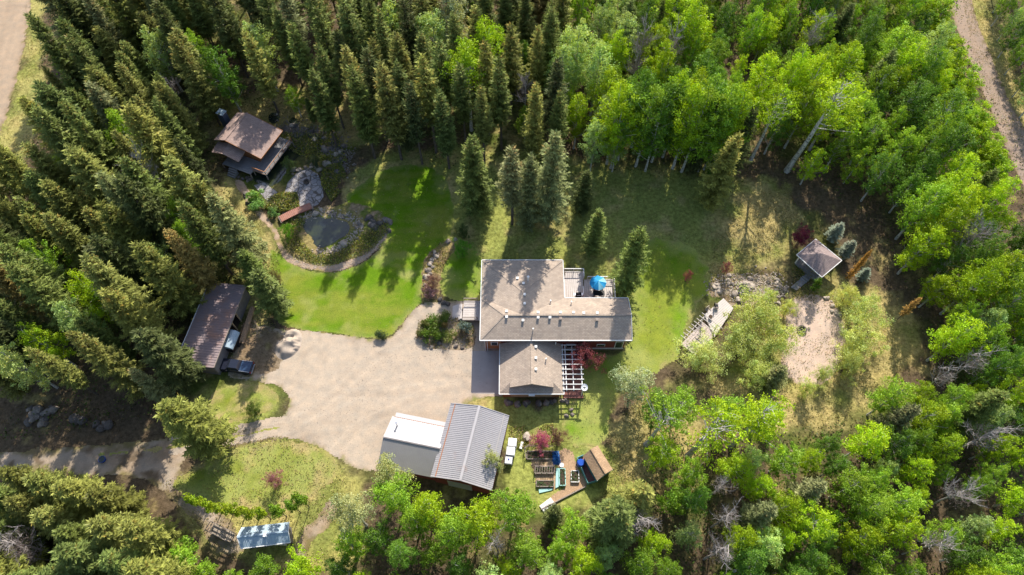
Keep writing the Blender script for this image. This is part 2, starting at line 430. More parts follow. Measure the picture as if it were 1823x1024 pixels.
def c_rough(x, y, d):
    f = fbm(x, y, 4, 53); g = fbm(x, y, 1.2, 54)
    c = lerp(np.tile(PALEGRASS * 1.05, (len(x), 1)), LAWN2 * .95, (f - .42) * 3.2)
    c = lerp(c, STRAW, (fbm(x, y, 3, 55) - .55) * 5)
    c = lerp(c, STRAW * .9, .6 - (d + (g - .5) * 2.5) / 1.6)
    return c * (.84 + .32 * g)[:, None]
def polydist(pl, x, y):
    d = np.full(x.shape, 1e9)
    for (ax, ay), (bx, by) in zip(pl[:-1], pl[1:]):
        vx, vy = bx - ax, by - ay; t = np.clip(((x - ax) * vx + (y - ay) * vy) / (vx * vx + vy * vy), 0, 1); d = np.minimum(d, np.hypot(x - ax - t * vx, y - ay - t * vy))
    return d
RUTS = [[P(*q) for q in ln] for ln in (((380,785),(480,765),(560,735),(660,690),(760,670),(850,665)), ((430,655),(520,680),(600,700),(700,700),(800,690)), ((520,760),(600,700),(660,640),(720,600),(770,555)), ((600,800),(640,760),(700,730),(760,700),(840,690)))]
def c_gravel(x, y, d):
    f = fbm(x, y, 7, 23); g = fbm(x, y, 1.1, 24); st = fbm(x * .25, y * 1.6, 1.6, 26)
    c = lerp(np.tile(GRAV, (len(x), 1)), GRAV2, (f - .5) * 1.8 + (st - .5) * 1.1)
    for ln in RUTS:
        dd = polydist(ln, x, y) + (fbm(x, y, 2, 29) - .5) * .5
        for off in (-.85, .85): c = lerp(c, GRAV * 1.1, (1 - np.abs(dd - abs(off)) / .25) * .3)
        c = lerp(c, GRAV2 * .9, (1 - dd / .5) * .2)
    c = lerp(c, GRAV2 * .82, (fbm(x, y, 3.2, 28) - .62) * 2)
    c = lerp(c, DIRT * .8, .55 - (d + (g - .5) * 2.2) / 1.3)
    c = lerp(c, PALEGRASS * .8, .18 - (d + (g - .5) * 3) / 1.0)
    return c * (.93 + .14 * g)[:, None]
def c_track(x, y, d):
    g = fbm(x, y, 1.1, 24); f = fbm(x, y, 4, 27)
    c = lerp(np.tile(GRAV2 * 1.02, (len(x), 1)), DIRT * .85, (f - .4) * 2.5)
    c = lerp(c, LITTER * 1.3, (fbm(x, y, 2.1, 31) - .55) * 6)
    c = lerp(c, STRAW * .5, .8 - (d + (g - .5) * 3) / 1.3)
    return c * (.75 + .5 * g)[:, None]

# driveway and tracks
DRIVE = [(492,584),(540,588),(600,595),(665,604),(692,603),(712,585),(728,560),(748,541),(790,536),(858,534),(858,600),(905,600),(905,700),(884,704),(840,712),(806,740),(815,800),(780,840),(650,838),(622,832),(597,812),(566,793),(530,781),(495,778),(455,781),(400,792),(395,782),(450,772),(475,757),(505,742),(520,718),(508,692),(470,680),(430,676),(400,668),(410,630),(440,600),(470,588)]
sheet('gravel_driveway', DRIVE, .012, M_gravel, c_gravel, .25, .18)
sheet('wheel_track', [(510,738),(480,746),(450,757),(395,767),(330,776),(250,786),(150,796),(0,806),(-120,811),(-120,836),(0,836),(90,842),(160,848),(225,845),(285,865),(325,905),(365,955),(385,985),(450,985),(400,915),(350,870),(318,835),(330,812),(400,800),(460,786),(500,784)], .008, M_gravel, c_track, .25, .3)
sheet('centre_strip', [(505,760),(460,769),(400,779),(330,789),(250,800),(180,808),(180,812),(250,806),(330,797),(400,787),(460,777)], .02, M_lawn, c_rough, .2, .3)
sheet('lower_path', [(585,890),(605,905),(600,930),(560,955),(540,1000),(500,1050),(470,1050),(520,990),(535,950),(560,925),(578,905)], .008, M_gravel, c_track, .25, .35)
sheet('gravel_road', [(-260,-260),(84,-260),(56,0),(37,120),(4,230),(-40,330),(-140,450),(-260,450)], .008, M_gravel, lambda x, y, d: c_gravel(x, y, d) * np.array((.84, .78, .72)) * (.84 + .3 * fbm(x * .985 + y * .17, (y * .985 - x * .17) * .04, .8, 88, 3))[:, None], .35, .2)
sheet('rail_trail', [(1684,-80),(1722,-80),(1728,0),(1748,60),(1776,130),(1803,190),(1843,265),(1890,360),(1836,360),(1804,295),(1779,232),(1754,172),(1731,118),(1706,60),(1686,0)], .008, M_gravel, lambda x, y, d: c_gravel(x, y, d) * np.array((.72, .66, .66)), .25, .15)
for _k, _o in ((0, 0), (1, 22)):
    sheet('wheel_rut', [(525,738+_o),(480,744+_o),(440,753+_o),(390,763+_o),(330,773+_o),(300,778+_o),(300,788+_o),(335,784+_o),(392,775+_o),(445,765+_o),(485,756+_o),(525,752+_o)], .024, M_gravel, lambda x, y, d: lerp(np.tile(GRAV, (len(x), 1)), GRAV2, (fbm(x, y, 1.5, 27) - .4) * 3), .18, .1)
# lawns
sheet('lawn', [(640,330),(700,290),(790,300),(810,370),(800,430),(765,460),(752,480),(752,530),(748,541),(728,558),(712,583),(692,601),(665,603),(600,594),(540,587),(497,583),(488,540),(482,490),(478,440),(500,450),(520,470),(545,482),(590,488),(640,474),(668,452),(690,425),(690,400),(640,380),(610,350)], .016, M_lawn, c_lawn, .22, .2)
sheet('side_lawn', [(785,440),(862,440),(860,535),(800,536),(780,520),(790,470)], .016, M_lawn, c_lawn_e, .22, .3)
sheet('east_lawn', [(1100,440),(1140,420),(1200,430),(1240,440),(1262,490),(1262,520),(1240,550),(1215,590),(1205,640),(1150,670),(1100,690),(1082,740),(1085,790),(1040,800),(1010,790),(1000,740),(1035,690),(1040,630),(1130,630),(1130,560),(1100,530)], .016, M_lawn, c_lawn_e, .25, .6)
sheet('front_lawn', [(300,860),(345,835),(400,802),(455,792),(495,787),(530,789),(565,799),(596,815),(600,850),(560,880),(520,905),(440,915),(380,905),(330,885)], .016, M_lawn, c_rough, .25, .5)
sheet('island_lawn', [(365,735),(385,690),(440,682),(475,688),(497,708),(493,726),(465,740),(420,752),(375,756)], .016, M_lawn, c_rough, .22, .3)
sheet('dirt_apron', [(440,560),(470,585),(505,590),(498,620),(500,645),(478,668),(440,672),(398,668),(408,640),(420,600)], .02, M_ground, lambda x, y, d: lerp(lerp(np.tile(DIRT * .62, (len(x), 1)), GRAV * .9, .5 - d / 2 + (fbm(x, y, 2, 44) - .5) * 2), STRAW * .7, (fbm(x, y, 1.8, 45) - .56) * 5), .2, .5)
# paved and gravel patches
sheet('paved_terrace', [(1402,536),(1440,522),(1478,530),(1498,560),(1506,600),(1502,640),(1475,680),(1440,690),(1402,680),(1388,650),(1395,600)], .016, M_gravel, lambda x, y, d: c_gravel(x, y, d) * np.array((1.18, 1.1, 1.14)), .22, .12)
sheet('pond_path', [(508,466),(540,478),(575,484),(600,484),(645,468),(668,447),(688,425),(692,405),(684,400),(672,425),(652,446),(632,458),(600,470),(570,472),(545,468),(528,460),(516,452),(505,440),(495,415),(488,400),(466,375),(452,352),(440,335),(428,318),(415,322),(428,345),(442,365),(460,388),(478,402),(490,425),(498,448)], .02, M_gravel, lambda x, y, d: c_gravel(x, y, d) * np.array((.95, .87, .82)), .18, .12)
def flat(name, pts, z, mat, kind='structure', th=.0):
    m = MB(); q = [P3(a, b, z) for a, b in pts]
    q = q[::-1]
    if th: m.slab(q, th)
    else: m.add(q, [tuple(range(len(q)))])
    o = m.obj(name, mat)
    if kind: o['kind'] = kind
    return o
flat('stone_patio', [(505,350),(512,325),(528,308),(548,300),(566,310),(574,330),(576,350),(566,364),(548,372),(536,378),(520,395),(470,352),(452,330),(470,325)], .05, M_flag, th=.05)
sheet('pond_bank', [(500,380),(530,372),(560,372),(600,365),(640,360),(680,378),(690,400),(680,430),(655,452),(625,464),(590,474),(560,474),(530,462),(508,440),(498,410)], .024, M_ground, lambda x, y, d: lerp(lerp(np.tile(STRAW * .7, (len(x), 1)), MOSS * 1.4, (fbm(x, y, 2, 71) - .4) * 4), DIRT, (fbm(x, y, 1.3, 72) - .55) * 5), .2, .3)
sheet('pond_water', [(542,390),(560,385),(596,390),(616,394),(626,405),(618,418),(602,428),(586,437),(568,443),(560,436),(558,424),(546,415),(538,402)], .06, M_water, lambda x, y, d: np.ones((len(x), 3)), .2, .15)
sheet('brook_water', [(478,300),(490,278),(520,262),(540,262),(535,280),(515,290),(505,318),(480,338),(450,322),(445,305)], .04, M_water, lambda x, y, d: np.ones((len(x), 3)), .2, .15)
sheet('pond_water', [(476,206),(490,200),(500,206),(496,220),(482,220)], .06, M_water, lambda x, y, d: np.ones((len(x), 3)), .2, .1)
sheet('pond_water', [(514,212),(524,208),(534,216),(530,228),(518,228)], .06, M_water, lambda x, y, d: np.ones((len(x), 3)), .2, .1)
sheet('planting_bed', [(742,580),(756,568),(780,562),(812,568),(842,575),(850,600),(842,622),(800,625),(756,620),(742,604)], .028, M_ground, lambda x, y, d: lerp(np.tile(GRAV * .8, (len(x), 1)), DIRT * .6, (fbm(x, y, 1.5, 91) - .4) * 5), .18, .15)
sheet('rock_garden_bed', [(1262,500),(1290,486),(1330,488),(1370,490),(1392,505),(1390,530),(1340,545),(1310,548),(1280,530),(1262,530)], .02, M_ground, lambda x, y, d: lerp(np.tile(GRAV * .8, (len(x), 1)), DIRT * .6, (fbm(x, y, 1.5, 92) - .4) * 5), .2, .3)
sheet('rock_border_bed', [(752,520),(752,485),(760,455),(785,432),(808,425),(812,440),(795,465),(782,490),(784,525),(776,538)], .028, M_ground, lambda x, y, d: lerp(np.tile(DIRT * .7, (len(x), 1)), STRAW * .8, (fbm(x, y, 1.5, 93) - .4) * 5), .2, .2)
sheet('wood_chip_path', [(961,904),(985,880),(1015,862),(995,838),(985,808),(1005,798),(1022,806),(1028,830),(1040,850),(1046,862),(1030,874),(1000,888),(966,906)], .02, M_chip, lambda x, y, d: np.ones((len(x), 3)), .2, .2)
sheet('garden_soil_bed', [(938,800),(984,800),(990,845),(1000,868),(955,872),(950,840)], .016, M_ground, lambda x, y, d: lerp(np.tile(DIRT * 1.2, (len(x), 1)), DIRT * .5, (fbm(x, y, 1.2, 94) - .5) * 5), .2, .3)
# ------------------------------------------------------------------ the house
def house():
    Z = 5.0; xW, yS = P(855, 605.5, Z); xE = P(1125, 607, Z)[0]; yN = P(990, 531, Z)[1]
    yR = (yS + yN) / 2; hw = (yN - yS) / 2; zr = Z + hw * .37
    x2, y2 = P(860.5, 463.5, Z); x2 = xW + .05; x3 = P(1003, 500, Z)[0]; xA = (x2 + x3) / 2; yA = y2 - (xA - x2)
    root = (xW, yS, 0)
    h = thing('house', 'large tan shingled house with attached garage in the middle of the clearing', 'house', root)
    def part(mb, name, mat, parent=h, **k): return mb.obj(name, mat, parent, root if parent is h else root, **k)
    # walls
    i = .6
    W = [(xW + i, yS + i), (xE - i, yS + i), (xE - i, yN - i), (x3 - i, yN - i), (x3 - i, y2 - i), (x2 + i, y2 - i)]
    wl = MB(); wl.walls(W, 0.75, Z - .02); wl.add([(xE - i, yS + i, Z - .05), (xE - i, yN - i, Z - .05), (xE - i, yR, zr - .25)], [(0, 1, 2)])
    wall = part(wl, 'wall', M_wall_red)
    part(MB().walls([(a * 1.0, b) for a, b in [(xW + i - .03, yS + i - .03), (xE - i + .03, yS + i - .03), (xE - i + .03, yN - i + .03), (x3 - i + .03, yN - i + .03), (x3 - i + .03, y2 - i + .03), (x2 + i - .03, y2 - i + .03)]], 0, .75), 'foundation', M_stone)
    part(MB().box((xW + i + P(892, 610, 3)[0]) / 2, yS + i - .03, .76, P(892, 610, 3)[0] - xW - i, .06, Z - .8), 'siding_panel', M_wall_or)
    part(MB().box((xE + P(1003, 610, 3)[0]) / 2 - .3, yS + i - .06, .72, xE - P(1003, 610, 3)[0] - .7, .12, .09), 'ledge', M_trim)
    # roofs
    T = .22
    rf = MB()
    SW, SE, RE, RW, NW, NE = (xW, yS, Z), (xE, yS, Z), (xE, yR, zr), (xW + hw, yR, zr), (xW, yN, Z), (xE, yN, Z)
    rf.slab([SW, SE, RE, RW], T); rf.slab([NE, NW, RW, RE], T); rf.slab([NW, SW, RW], T)
    roof = part(rf, 'roof', M_shingle)
    r2 = MB(); A = (xA, yA, zr + .02); B = (xA, yR, zr + .02)
    r2.slab([(x3, y2, Z), (x2, y2, Z), A], T); r2.slab([(x2, y2, Z), (x2, yN, Z), B, A], T); r2.slab([(x3, yN, Z), (x3, y2, Z), A, B], T)
    roof2 = part(r2, 'roof', M_shingle)
    cap = MB(); cap.beam((RW[0], yR, zr + .03), (xE, yR, zr + .03), .3, .06); cap.beam(RW, (xW + .1, yS + .1, Z + .05), .25, .05); cap.beam(RW, (xW + .1, yN - .1, Z + .05), .25, .05)
    cap.obj('ridge_cap', M_shingle, roof, root)
    cap = MB(); cap.beam(A, (x2 + .1, y2 - .1, Z + .05), .25, .05); cap.beam(A, (x3 - .1, y2 - .1, Z + .05), .25, .05)
    cap.obj('ridge_cap', M_shingle, roof2, root)
    # eaves and gutters
    g = MB(); e = .07
    g.beam((xW - e, yS - e, Z - .04), (xE + e, yS - e, Z - .04), .13, .17); g.beam((xW - e, yS - e, Z - .045), (xW - e, y2 + e, Z - .045), .11, .15)
    g.beam((xW, y2 + e, Z - .04), (x3, y2 + e, Z - .04), .11, .15); g.beam((x3 + e, yN, Z - .05), (x3 + e, y2, Z - .05), .1, .14); g.beam((x3, yN + e, Z - .05), (xE, yN + e, Z - .05), .1, .14)
    g.beam((xE + .04, yS, Z), (xE + .04, yR, zr), .07, .2); g.beam((xE + .04, yN, Z), (xE + .04, yR, zr), .07, .2)
    part(g, 'gutter', M_trim)
    for xx in (xW + .62, xW + .95):
        part(MB().beam((xx, yS + .45, .1), (xx, yS + .45, Z - .2), .09, .09), 'downspout', M_trim)
    # windows
    def window(cx, y, z, wd, ht, parent=h):
        f = MB(); f.box(cx, y - .05, z, wd, .08, ht)
        fr = part(f, 'window', M_trim)
        MB().box(cx, y - .08, z + .09, wd - .2, .06, ht - .18).obj('pane', M_glass, fr, root)
    window(P(880, 612, 3)[0], yS + i, 1.9, 1.1, 1.2)
    window(P(1070, 615, 2)[0], yS + i, 1.5, 1.3, .75)
    window(P(1102, 615, 2)[0], yS + i, 1.0, 1.25, 2.2); window(P(1017, 615, 2)[0], yS + i, 1.2, 1.5, 1.1)
    window(P(1038, 615, 2)[0], yS + i, 1.2, 1.4, 1.1)
    # garage
    ZG = 2.7; a0, ys = P(889.5, 701, ZG); a1 = P(1003.5, 701, ZG)[0]; am = (a0 + a1) / 2; s = .42; top = ZG + (am - a0) * s; yn = yS + .45; d = 1.5; ov = .75
    i2 = .45
    part(MB().walls([(a0 + i2, ys + i2), (a1 - i2, ys + i2), (a1 - i2, yn), (a0 + i2, yn)], 0, ZG + .1), 'wall', M_wall_or)
    H0, H1 = (a0 + d, ys + d, ZG + d * s), (a1 - d, ys + d, ZG + d * s)
    gr = MB(); T = .16
    gr.slab([(a0, yn, ZG), (a0, ys, ZG), H0, (a0 + d, ys + ov, ZG + d * s), (am, ys + ov, top), (am, yn, top)], T)
    gr.slab([(a1, ys, ZG), (a1, yn, ZG), (am, yn, top), (am, ys + ov, top), (a1 - d, ys + ov, ZG + d * s), H1], T)
    gr.slab([(a0, ys, ZG), (a1, ys, ZG), (a1 - d, ys + d, ZG + d * s * .995), (a0 + d, ys + d, ZG + d * s * .995)], T)
    groof = part(gr, 'roof', M_shingle)
    MB().add([(a0 + d, ys + d, ZG + d * s - .1), (a1 - d, ys + d, ZG + d * s - .1), (am, ys + d, top - .1)], [(0, 1, 2)]).obj('gable_wall', M_wall_red, groof, root)
    MB().beam((am, ys + ov, top + .03), (am, yn, top + .03), .3, .06).obj('ridge_cap', M_shingle, groof, root)
    g = MB(); g.beam((a0 - e, ys - e, ZG - .04), (a1 + e, ys - e, ZG - .04), .12, .15); g.beam((a0 - e, ys - e, ZG - .045), (a0 - e, yn, ZG - .045), .1, .14); g.beam((a1 + e, ys - e, ZG - .045), (a1 + e, yn, ZG - .045), .1, .14)
    g.box(am, ys - .2, ZG - .15, .9, .3, .2)
    part(g, 'gutter', M_trim)
    part(MB().box(am, ys + i2 - .04, .3, 6.2, .06, 2.2), 'garage_door', M_wood)
    def zmain(x, y): return Z + min(yN - y, y - yS, x - xW) * .37
    def znorth(x, y): return Z + min(y2 - y, x - x2, x3 - x) * (zr - Z) / (xA - x2)
    def zgar(x, y): return ZG + min(x - a0, a1 - x) * s
    def vent(px, py, fn, kind, par, k=0):
        z = 6
        for _ in range(4): x, y = P(px, py, z); z = fn(x, y)
        if kind == 'b':
            m = MB(); m.box(x, y, z - .06, .3, .3, .26); m.box(x, y, z + .2, .38, .38, .05); o = m.obj('roof_vent', M_trim, par, root)
        elif kind == 'd':
            m = MB(); m.box(x, y, z - .06, .36, .36, .3); m.box(x, y, z + .24, .44, .44, .05); o = m.obj('roof_vent', M_woodgrey, par, root)
        else:
            m = MB(); m.cyl(x, y, z - .1, .07 if kind == 'p' else .12, .6 if kind == 'p' else 1.3, 10); m.cyl(x, y, z + (.5 if kind == 'p' else 1.2), .12 if kind == 'p' else .2, .12, 10); o = m.obj('vent_pipe', M_trim, par, root)
    for px, py, k in ((902,565,'b'),(931,571,'b'),(958,566,'b'),(979,566,'b'),(998,568,'d'),(1063,570,'d'),(949,588,'p'),(902,555,'b'),(958,557,'b'),(998,557,'b'),(1021,557,'b'),(1039,558,'b'),(1063,558,'b'),(962,540,'b'),(980,538,'p'),(1017,540,'p')):
        vent(px, py, zmain, k, roof)
    for px, py, k in ((921,496,'b'),(932,505,'b'),(940,500,'s'),(934,525,'b'),(934,541,'b')):
        vent(px, py, znorth, k, roof2)
    for px, py, k in ((954,618,'b'),(954,638,'b'),(972,641,'p'),(954,658,'b'),(989,613,'p')):
        vent(px, py, zgar, k, groof)
    # pad beside the garage, painted darker in the outline of the house's shadow
    flat('house_shadow_pad', [(840,625),(893,625),(891,702),(839,700)], .03, M_shadowpad, th=.03)
house()

def railing(m, pts, z, hgt=1.0, step=1.4, w=.07):
    for a, b in zip(pts[:-1], pts[1:]):
        L = math.dist(a, b); n = max(1, int(L / step))
        for k in range(n + 1):
            x = a[0] + (b[0] - a[0]) * k / n; y = a[1] + (b[1] - a[1]) * k / n
            m.box(x, y, z, w, w, hgt)
        m.beam((*a, z + hgt), (*b, z + hgt), .12, .07); m.beam((*a, z + .12), (*b, z + .12), .05, .05)
        n2 = max(2, int(L / .16))
        for k in range(n2):
            x = a[0] + (b[0] - a[0]) * k / n2; y = a[1] + (b[1] - a[1]) * k / n2
            m.beam((x, y, z + .12), (x, y, z + hgt), .02, .02)
def boards(pts, z, mat, name, parent, root, th=.12, w=.3, ang=0.0):
    """deck surface of real boards clipped to a convex outline (world x, y)"""
    c, s = math.cos(ang), math.sin(ang); loc = [(x * c + y * s, -x * s + y * c) for x, y in pts]
    lo = min(p[1] for p in loc); hi = max(p[1] for p in loc); m = MB(); y = lo
    while y < hi - .02:
        y1 = min(y + w - .03, hi); 
        def span(yy):
            xs = []
            for i in range(len(loc)):
                a, b = loc[i], loc[(i + 1) % len(loc)]
                if (a[1] - yy) * (b[1] - yy) <= 0 and a[1] != b[1]: xs.append(a[0] + (b[0] - a[0]) * (yy - a[1]) / (b[1] - a[1]))
            return (min(xs), max(xs)) if len(xs) > 1 else None
        s0, s1 = span(y + 1e-4), span(y1 - 1e-4)
        if s0 and s1:
            q = [(s0[0], y), (s0[1], y), (s1[1], y1), (s1[0], y1)]
            zz = z + R.uniform(-.006, .006)
            m.slab([(a * c - b * s, a * s + b * c, zz) for a, b in q], th)
        y += w
    return m.obj(name, mat, parent, root, kind='stuff')

# rear deck with railing
def rear_deck():
    z = 1.6
    A = [P(1004, 530, z), P(1038, 530, z), P(1038, 484, z), P(1004, 484, z)]
    B = [P(1038.5, 534, z - .2), P(1094, 534, z - .2), P(1092, 498, z - .2), P(1038.5, 498, z - .2)]
    r0 = (A[0][0], A[0][1], 0)
    t = thing('rear_deck', 'pale wooden deck with white railings at the back right corner of the house', 'deck', r0)
    boards(A, z, M_deckpale, 'deck_boards', t, r0, w=.32, ang=math.pi / 2); boards(B, z - .2, M_deckpale, 'deck_boards', t, r0, w=.32, ang=math.pi / 2)
    for pp, zz in ((A, z), (B, z - .2)):
        for p in pp:
            m = MB(); m.box(p[0] + (.15 if p[0] < r0[0] + 1 else -.15), p[1] - .15 if p[1] > r0[1] + 1 else p[1] + .15, 0, .14, .14, zz - .12); m.obj('post', M_woodgrey, t, r0)
    m = MB(); railing(m, [A[3], A[2]], z); m.obj('railing', M_trim, t, r0)
    m = MB(); railing(m, [A[2], (A[2][0], A[2][1] - 1.4)], z); m.obj('railing', M_trim, t, r0)
    m = MB(); railing(m, [(B[3][0] + .6, B[3][1]), B[2], B[1]], z - .2); m.obj('railing', M_trim, t, r0)
    m = MB(); railing(m, [A[1], (A[1][0], A[1][1] + 1.5)], z); m.obj('railing', M_trim, t, r0)
    # umbrella
    zu = z - .2; ux, uy = P(1065, 502, zu + 2.4)
    u = thing('patio_umbrella', 'bright blue open patio umbrella on the rear deck', 'umbrella', (ux, uy, zu))
    MB().cyl(0, 0, 0, .04, 2.6, 10).obj('pole', M_trim, u); MB().cyl(0, 0, 0, .3, .08, 16).obj('base', M_black, u)
    n = 8; rr = 1.35
    for k in range(n):
        a0, a1 = 2 * math.pi * k / n, 2 * math.pi * (k + 1) / n; m = MB(); vs = []; fs = []
        for j in range(5):
            t_ = j / 4; zz = 2.68 - .55 * t_ ** 1.3
            for i_ in range(5):
                a = a0 + (a1 - a0) * i_ / 4; sag = -.08 * math.sin(math.pi * i_ / 4) * t_
                vs.append((math.cos(a) * rr * t_ * (1 - .05 * math.sin(math.pi * i_ / 4)), math.sin(a) * rr * t_ * (1 - .05 * math.sin(math.pi * i_ / 4)), zz + sag))
        for j in range(4):
            for i_ in range(4): q = j * 5 + i_; fs.append((q, q + 5, q + 6, q + 1))
        m.add(vs, fs).obj('canopy_panel', M_umblt if k in (0, 6) else M_umb, u)
    MB().tube([(0, 0, 2.6), (0, 0, 2.8)], [.05, .02], 8).obj('finial', M_umblt, u)
    # grill
    gx, gy = P(1030, 524, z + .8)
    g = thing('grill', 'black barbecue grill against the wall on the upper part of the rear deck', 'barbecue', (gx, gy, z))
    MB().box(0, 0, .1, .9, .5, .7).obj('cabinet', M_black, g)
    MB().tube([(-.42, 0, .9), (.42, 0, .9)], [.26, .26], 12).obj('lid', M_black, g, smooth=True)
    for sx in (-.62, .62): MB().box(sx, 0, .8, .32, .45, .04).obj('side_shelf', M_silver, g)
    MB().beam((-.3, -.3, .95), (.3, -.3, .95), .04, .04).obj('handle', M_silver, g)
    tx, ty = P(1066, 522, zu + .7)
    tb = thing('patio_table', 'long dark patio table below the blue umbrella', 'table', (tx, ty, zu))
    MB().box(0, 0, .7, 1.8, .9, .05).obj('table_top', M_black, tb)
    for a in (-.8, .8):
        for b in (-.38, .38): MB().box(a, b, 0, .06, .06, .7).obj('leg', M_black, tb)
    for k, (cx, cy, rz) in enumerate(((-.55, .8, 0), (.55, .8, 0), (-.55, -.75, math.pi), (.6, -.75, math.pi))):
        c = thing('patio_chair', 'patio chair with a %s cushion, %s side of the deck table' % (('pinkish', 'pale')[k % 2], ('upper left', 'upper right', 'lower left', 'lower right')[k]), 'chair', (tx + cx, ty + cy, zu), rz, 'chairs round the deck table')
        MB().box(0, 0, .42, .5, .5, .08).obj('seat', M_rockpale if k % 2 else M_deckred, c)
        MB().box(0, .25, .5, .5, .06, .5).obj('backrest', M_black, c)
        for a in (-.2, .2):
            for b in (-.2, .2): MB().box(a, b, 0, .04, .04, .42).obj('leg', M_black, c)
rear_deck()

def entry_deck():
    z = .9
    A = [P(823, 570, z), P(855, 570, z), P(855, 536, z), P(826, 536, z)]
    r0 = (*A[0], 0)
    t = thing('entry_deck', 'pale entry deck with railings on the left side of the house', 'deck', r0)
    boards(A, z, M_deckpale, 'deck_boards', t, r0, th=.25, w=.35)
    m = MB(); railing(m, [A[3], (A[2][0] - .4, A[2][1])], z, .95); m.obj('railing', M_woodgrey, t, r0)
    m = MB(); railing(m, [A[0], (A[1][0] - .4, A[1][1])], z, .95); m.obj('railing', M_woodgrey, t, r0)
    for k in range(2):
        m = MB(); x = A[0][0] - .25 - .3 * k; m.box(x, (A[0][1] + A[3][1]) / 2, 0, .3, 2.6, .62 - .3 * k); m.obj('step', M_deckpale, t, r0)
    m = MB(); q = [P3(805, 568, .1), P3(822, 563, .1), P3(822, 540, .1), P3(806, 545, .1)]; m.slab(q, .1)
    o = m.obj('entrance_slab', M_deckpale); o['kind'] = 'structure'
entry_deck()

def pergola():
    z = 2.7; x0, yb = P(1004, 694, z); x1 = P(1037.5, 694, z)[0]; yt = P(1004, 612, z)[1] - .3
    r0 = (x0, yb, 0)
    t = thing('pergola', 'white lattice pergola beam grid along the right side of the garage', 'pergola', r0)
    for k, f in enumerate((.14, .52, .98)):
        x = x0 + (x1 - x0) * f; MB().beam((x, yb - .2, z), (x, yt, z), .12, .2).obj('beam', M_trim, t, r0)
    n = 9
    for k in range(n + 1):
        y = yb + (yt - yb) * k / n; MB().beam((x0 - .2, y, z + .17), (x1 + .25, y, z + .17), .1, .15).obj('rafter', M_trim, t, r0)
    for y in (yb, yb + 3.4, yt - .6): MB().box(x1, y, 0, .14, .14, z - .1).obj('post', M_trim, t, r0)
    fl = [(x0 + .1, yb - .4), (x1 + .3, yb - .4), (x1 + .3, yt), (x0 + .1, yt)]
    d = thing('pergola_deck', 'dark red brown deck floor under the white pergola', 'deck', (x0, yb - .4, 0))
    boards(fl, .3, M_deckred, 'deck_boards', d, (x0, yb - .4, 0), th=.28, w=.3)
    dx, dy = P(1036.5, 685, 3.2)
    s = thing('satellite_dish', 'white satellite dish on a pole at the lower right corner of the pergola', 'satellite dish', (x1 + .22, yb + .3, 0))
    MB().cyl(0, 0, 0, .04, 3.1, 8).obj('pole', M_silver, s)
    m = MB(); vs = [(0, 0, 3.05)]; fs = []
    for j in range(1, 4):
        for k in range(18):
            a = 2 * math.pi * k / 18; r = .5 * j / 3; vs.append((math.cos(a) * r, math.sin(a) * r - .1 + r * r * 0, 3.05 + r * r * .5 + math.sin(a) * r * .35))
    fs += [(0, 1 + (k + 1) % 18, 1 + k)[::-1] for k in range(18)]
    for j in range(2):
        for k in range(18): a = 1 + j * 18 + k; b = 1 + j * 18 + (k + 1) % 18; fs.append((a, a + 18, b + 18, b)[::-1])
    m.add(vs, fs).obj('dish', M_white, s, smooth=True)
    MB().beam((0, -.1, 3.05), (0, .15, 3.7), .04, .04).obj('feed_arm', M_silver, s)
pergola()

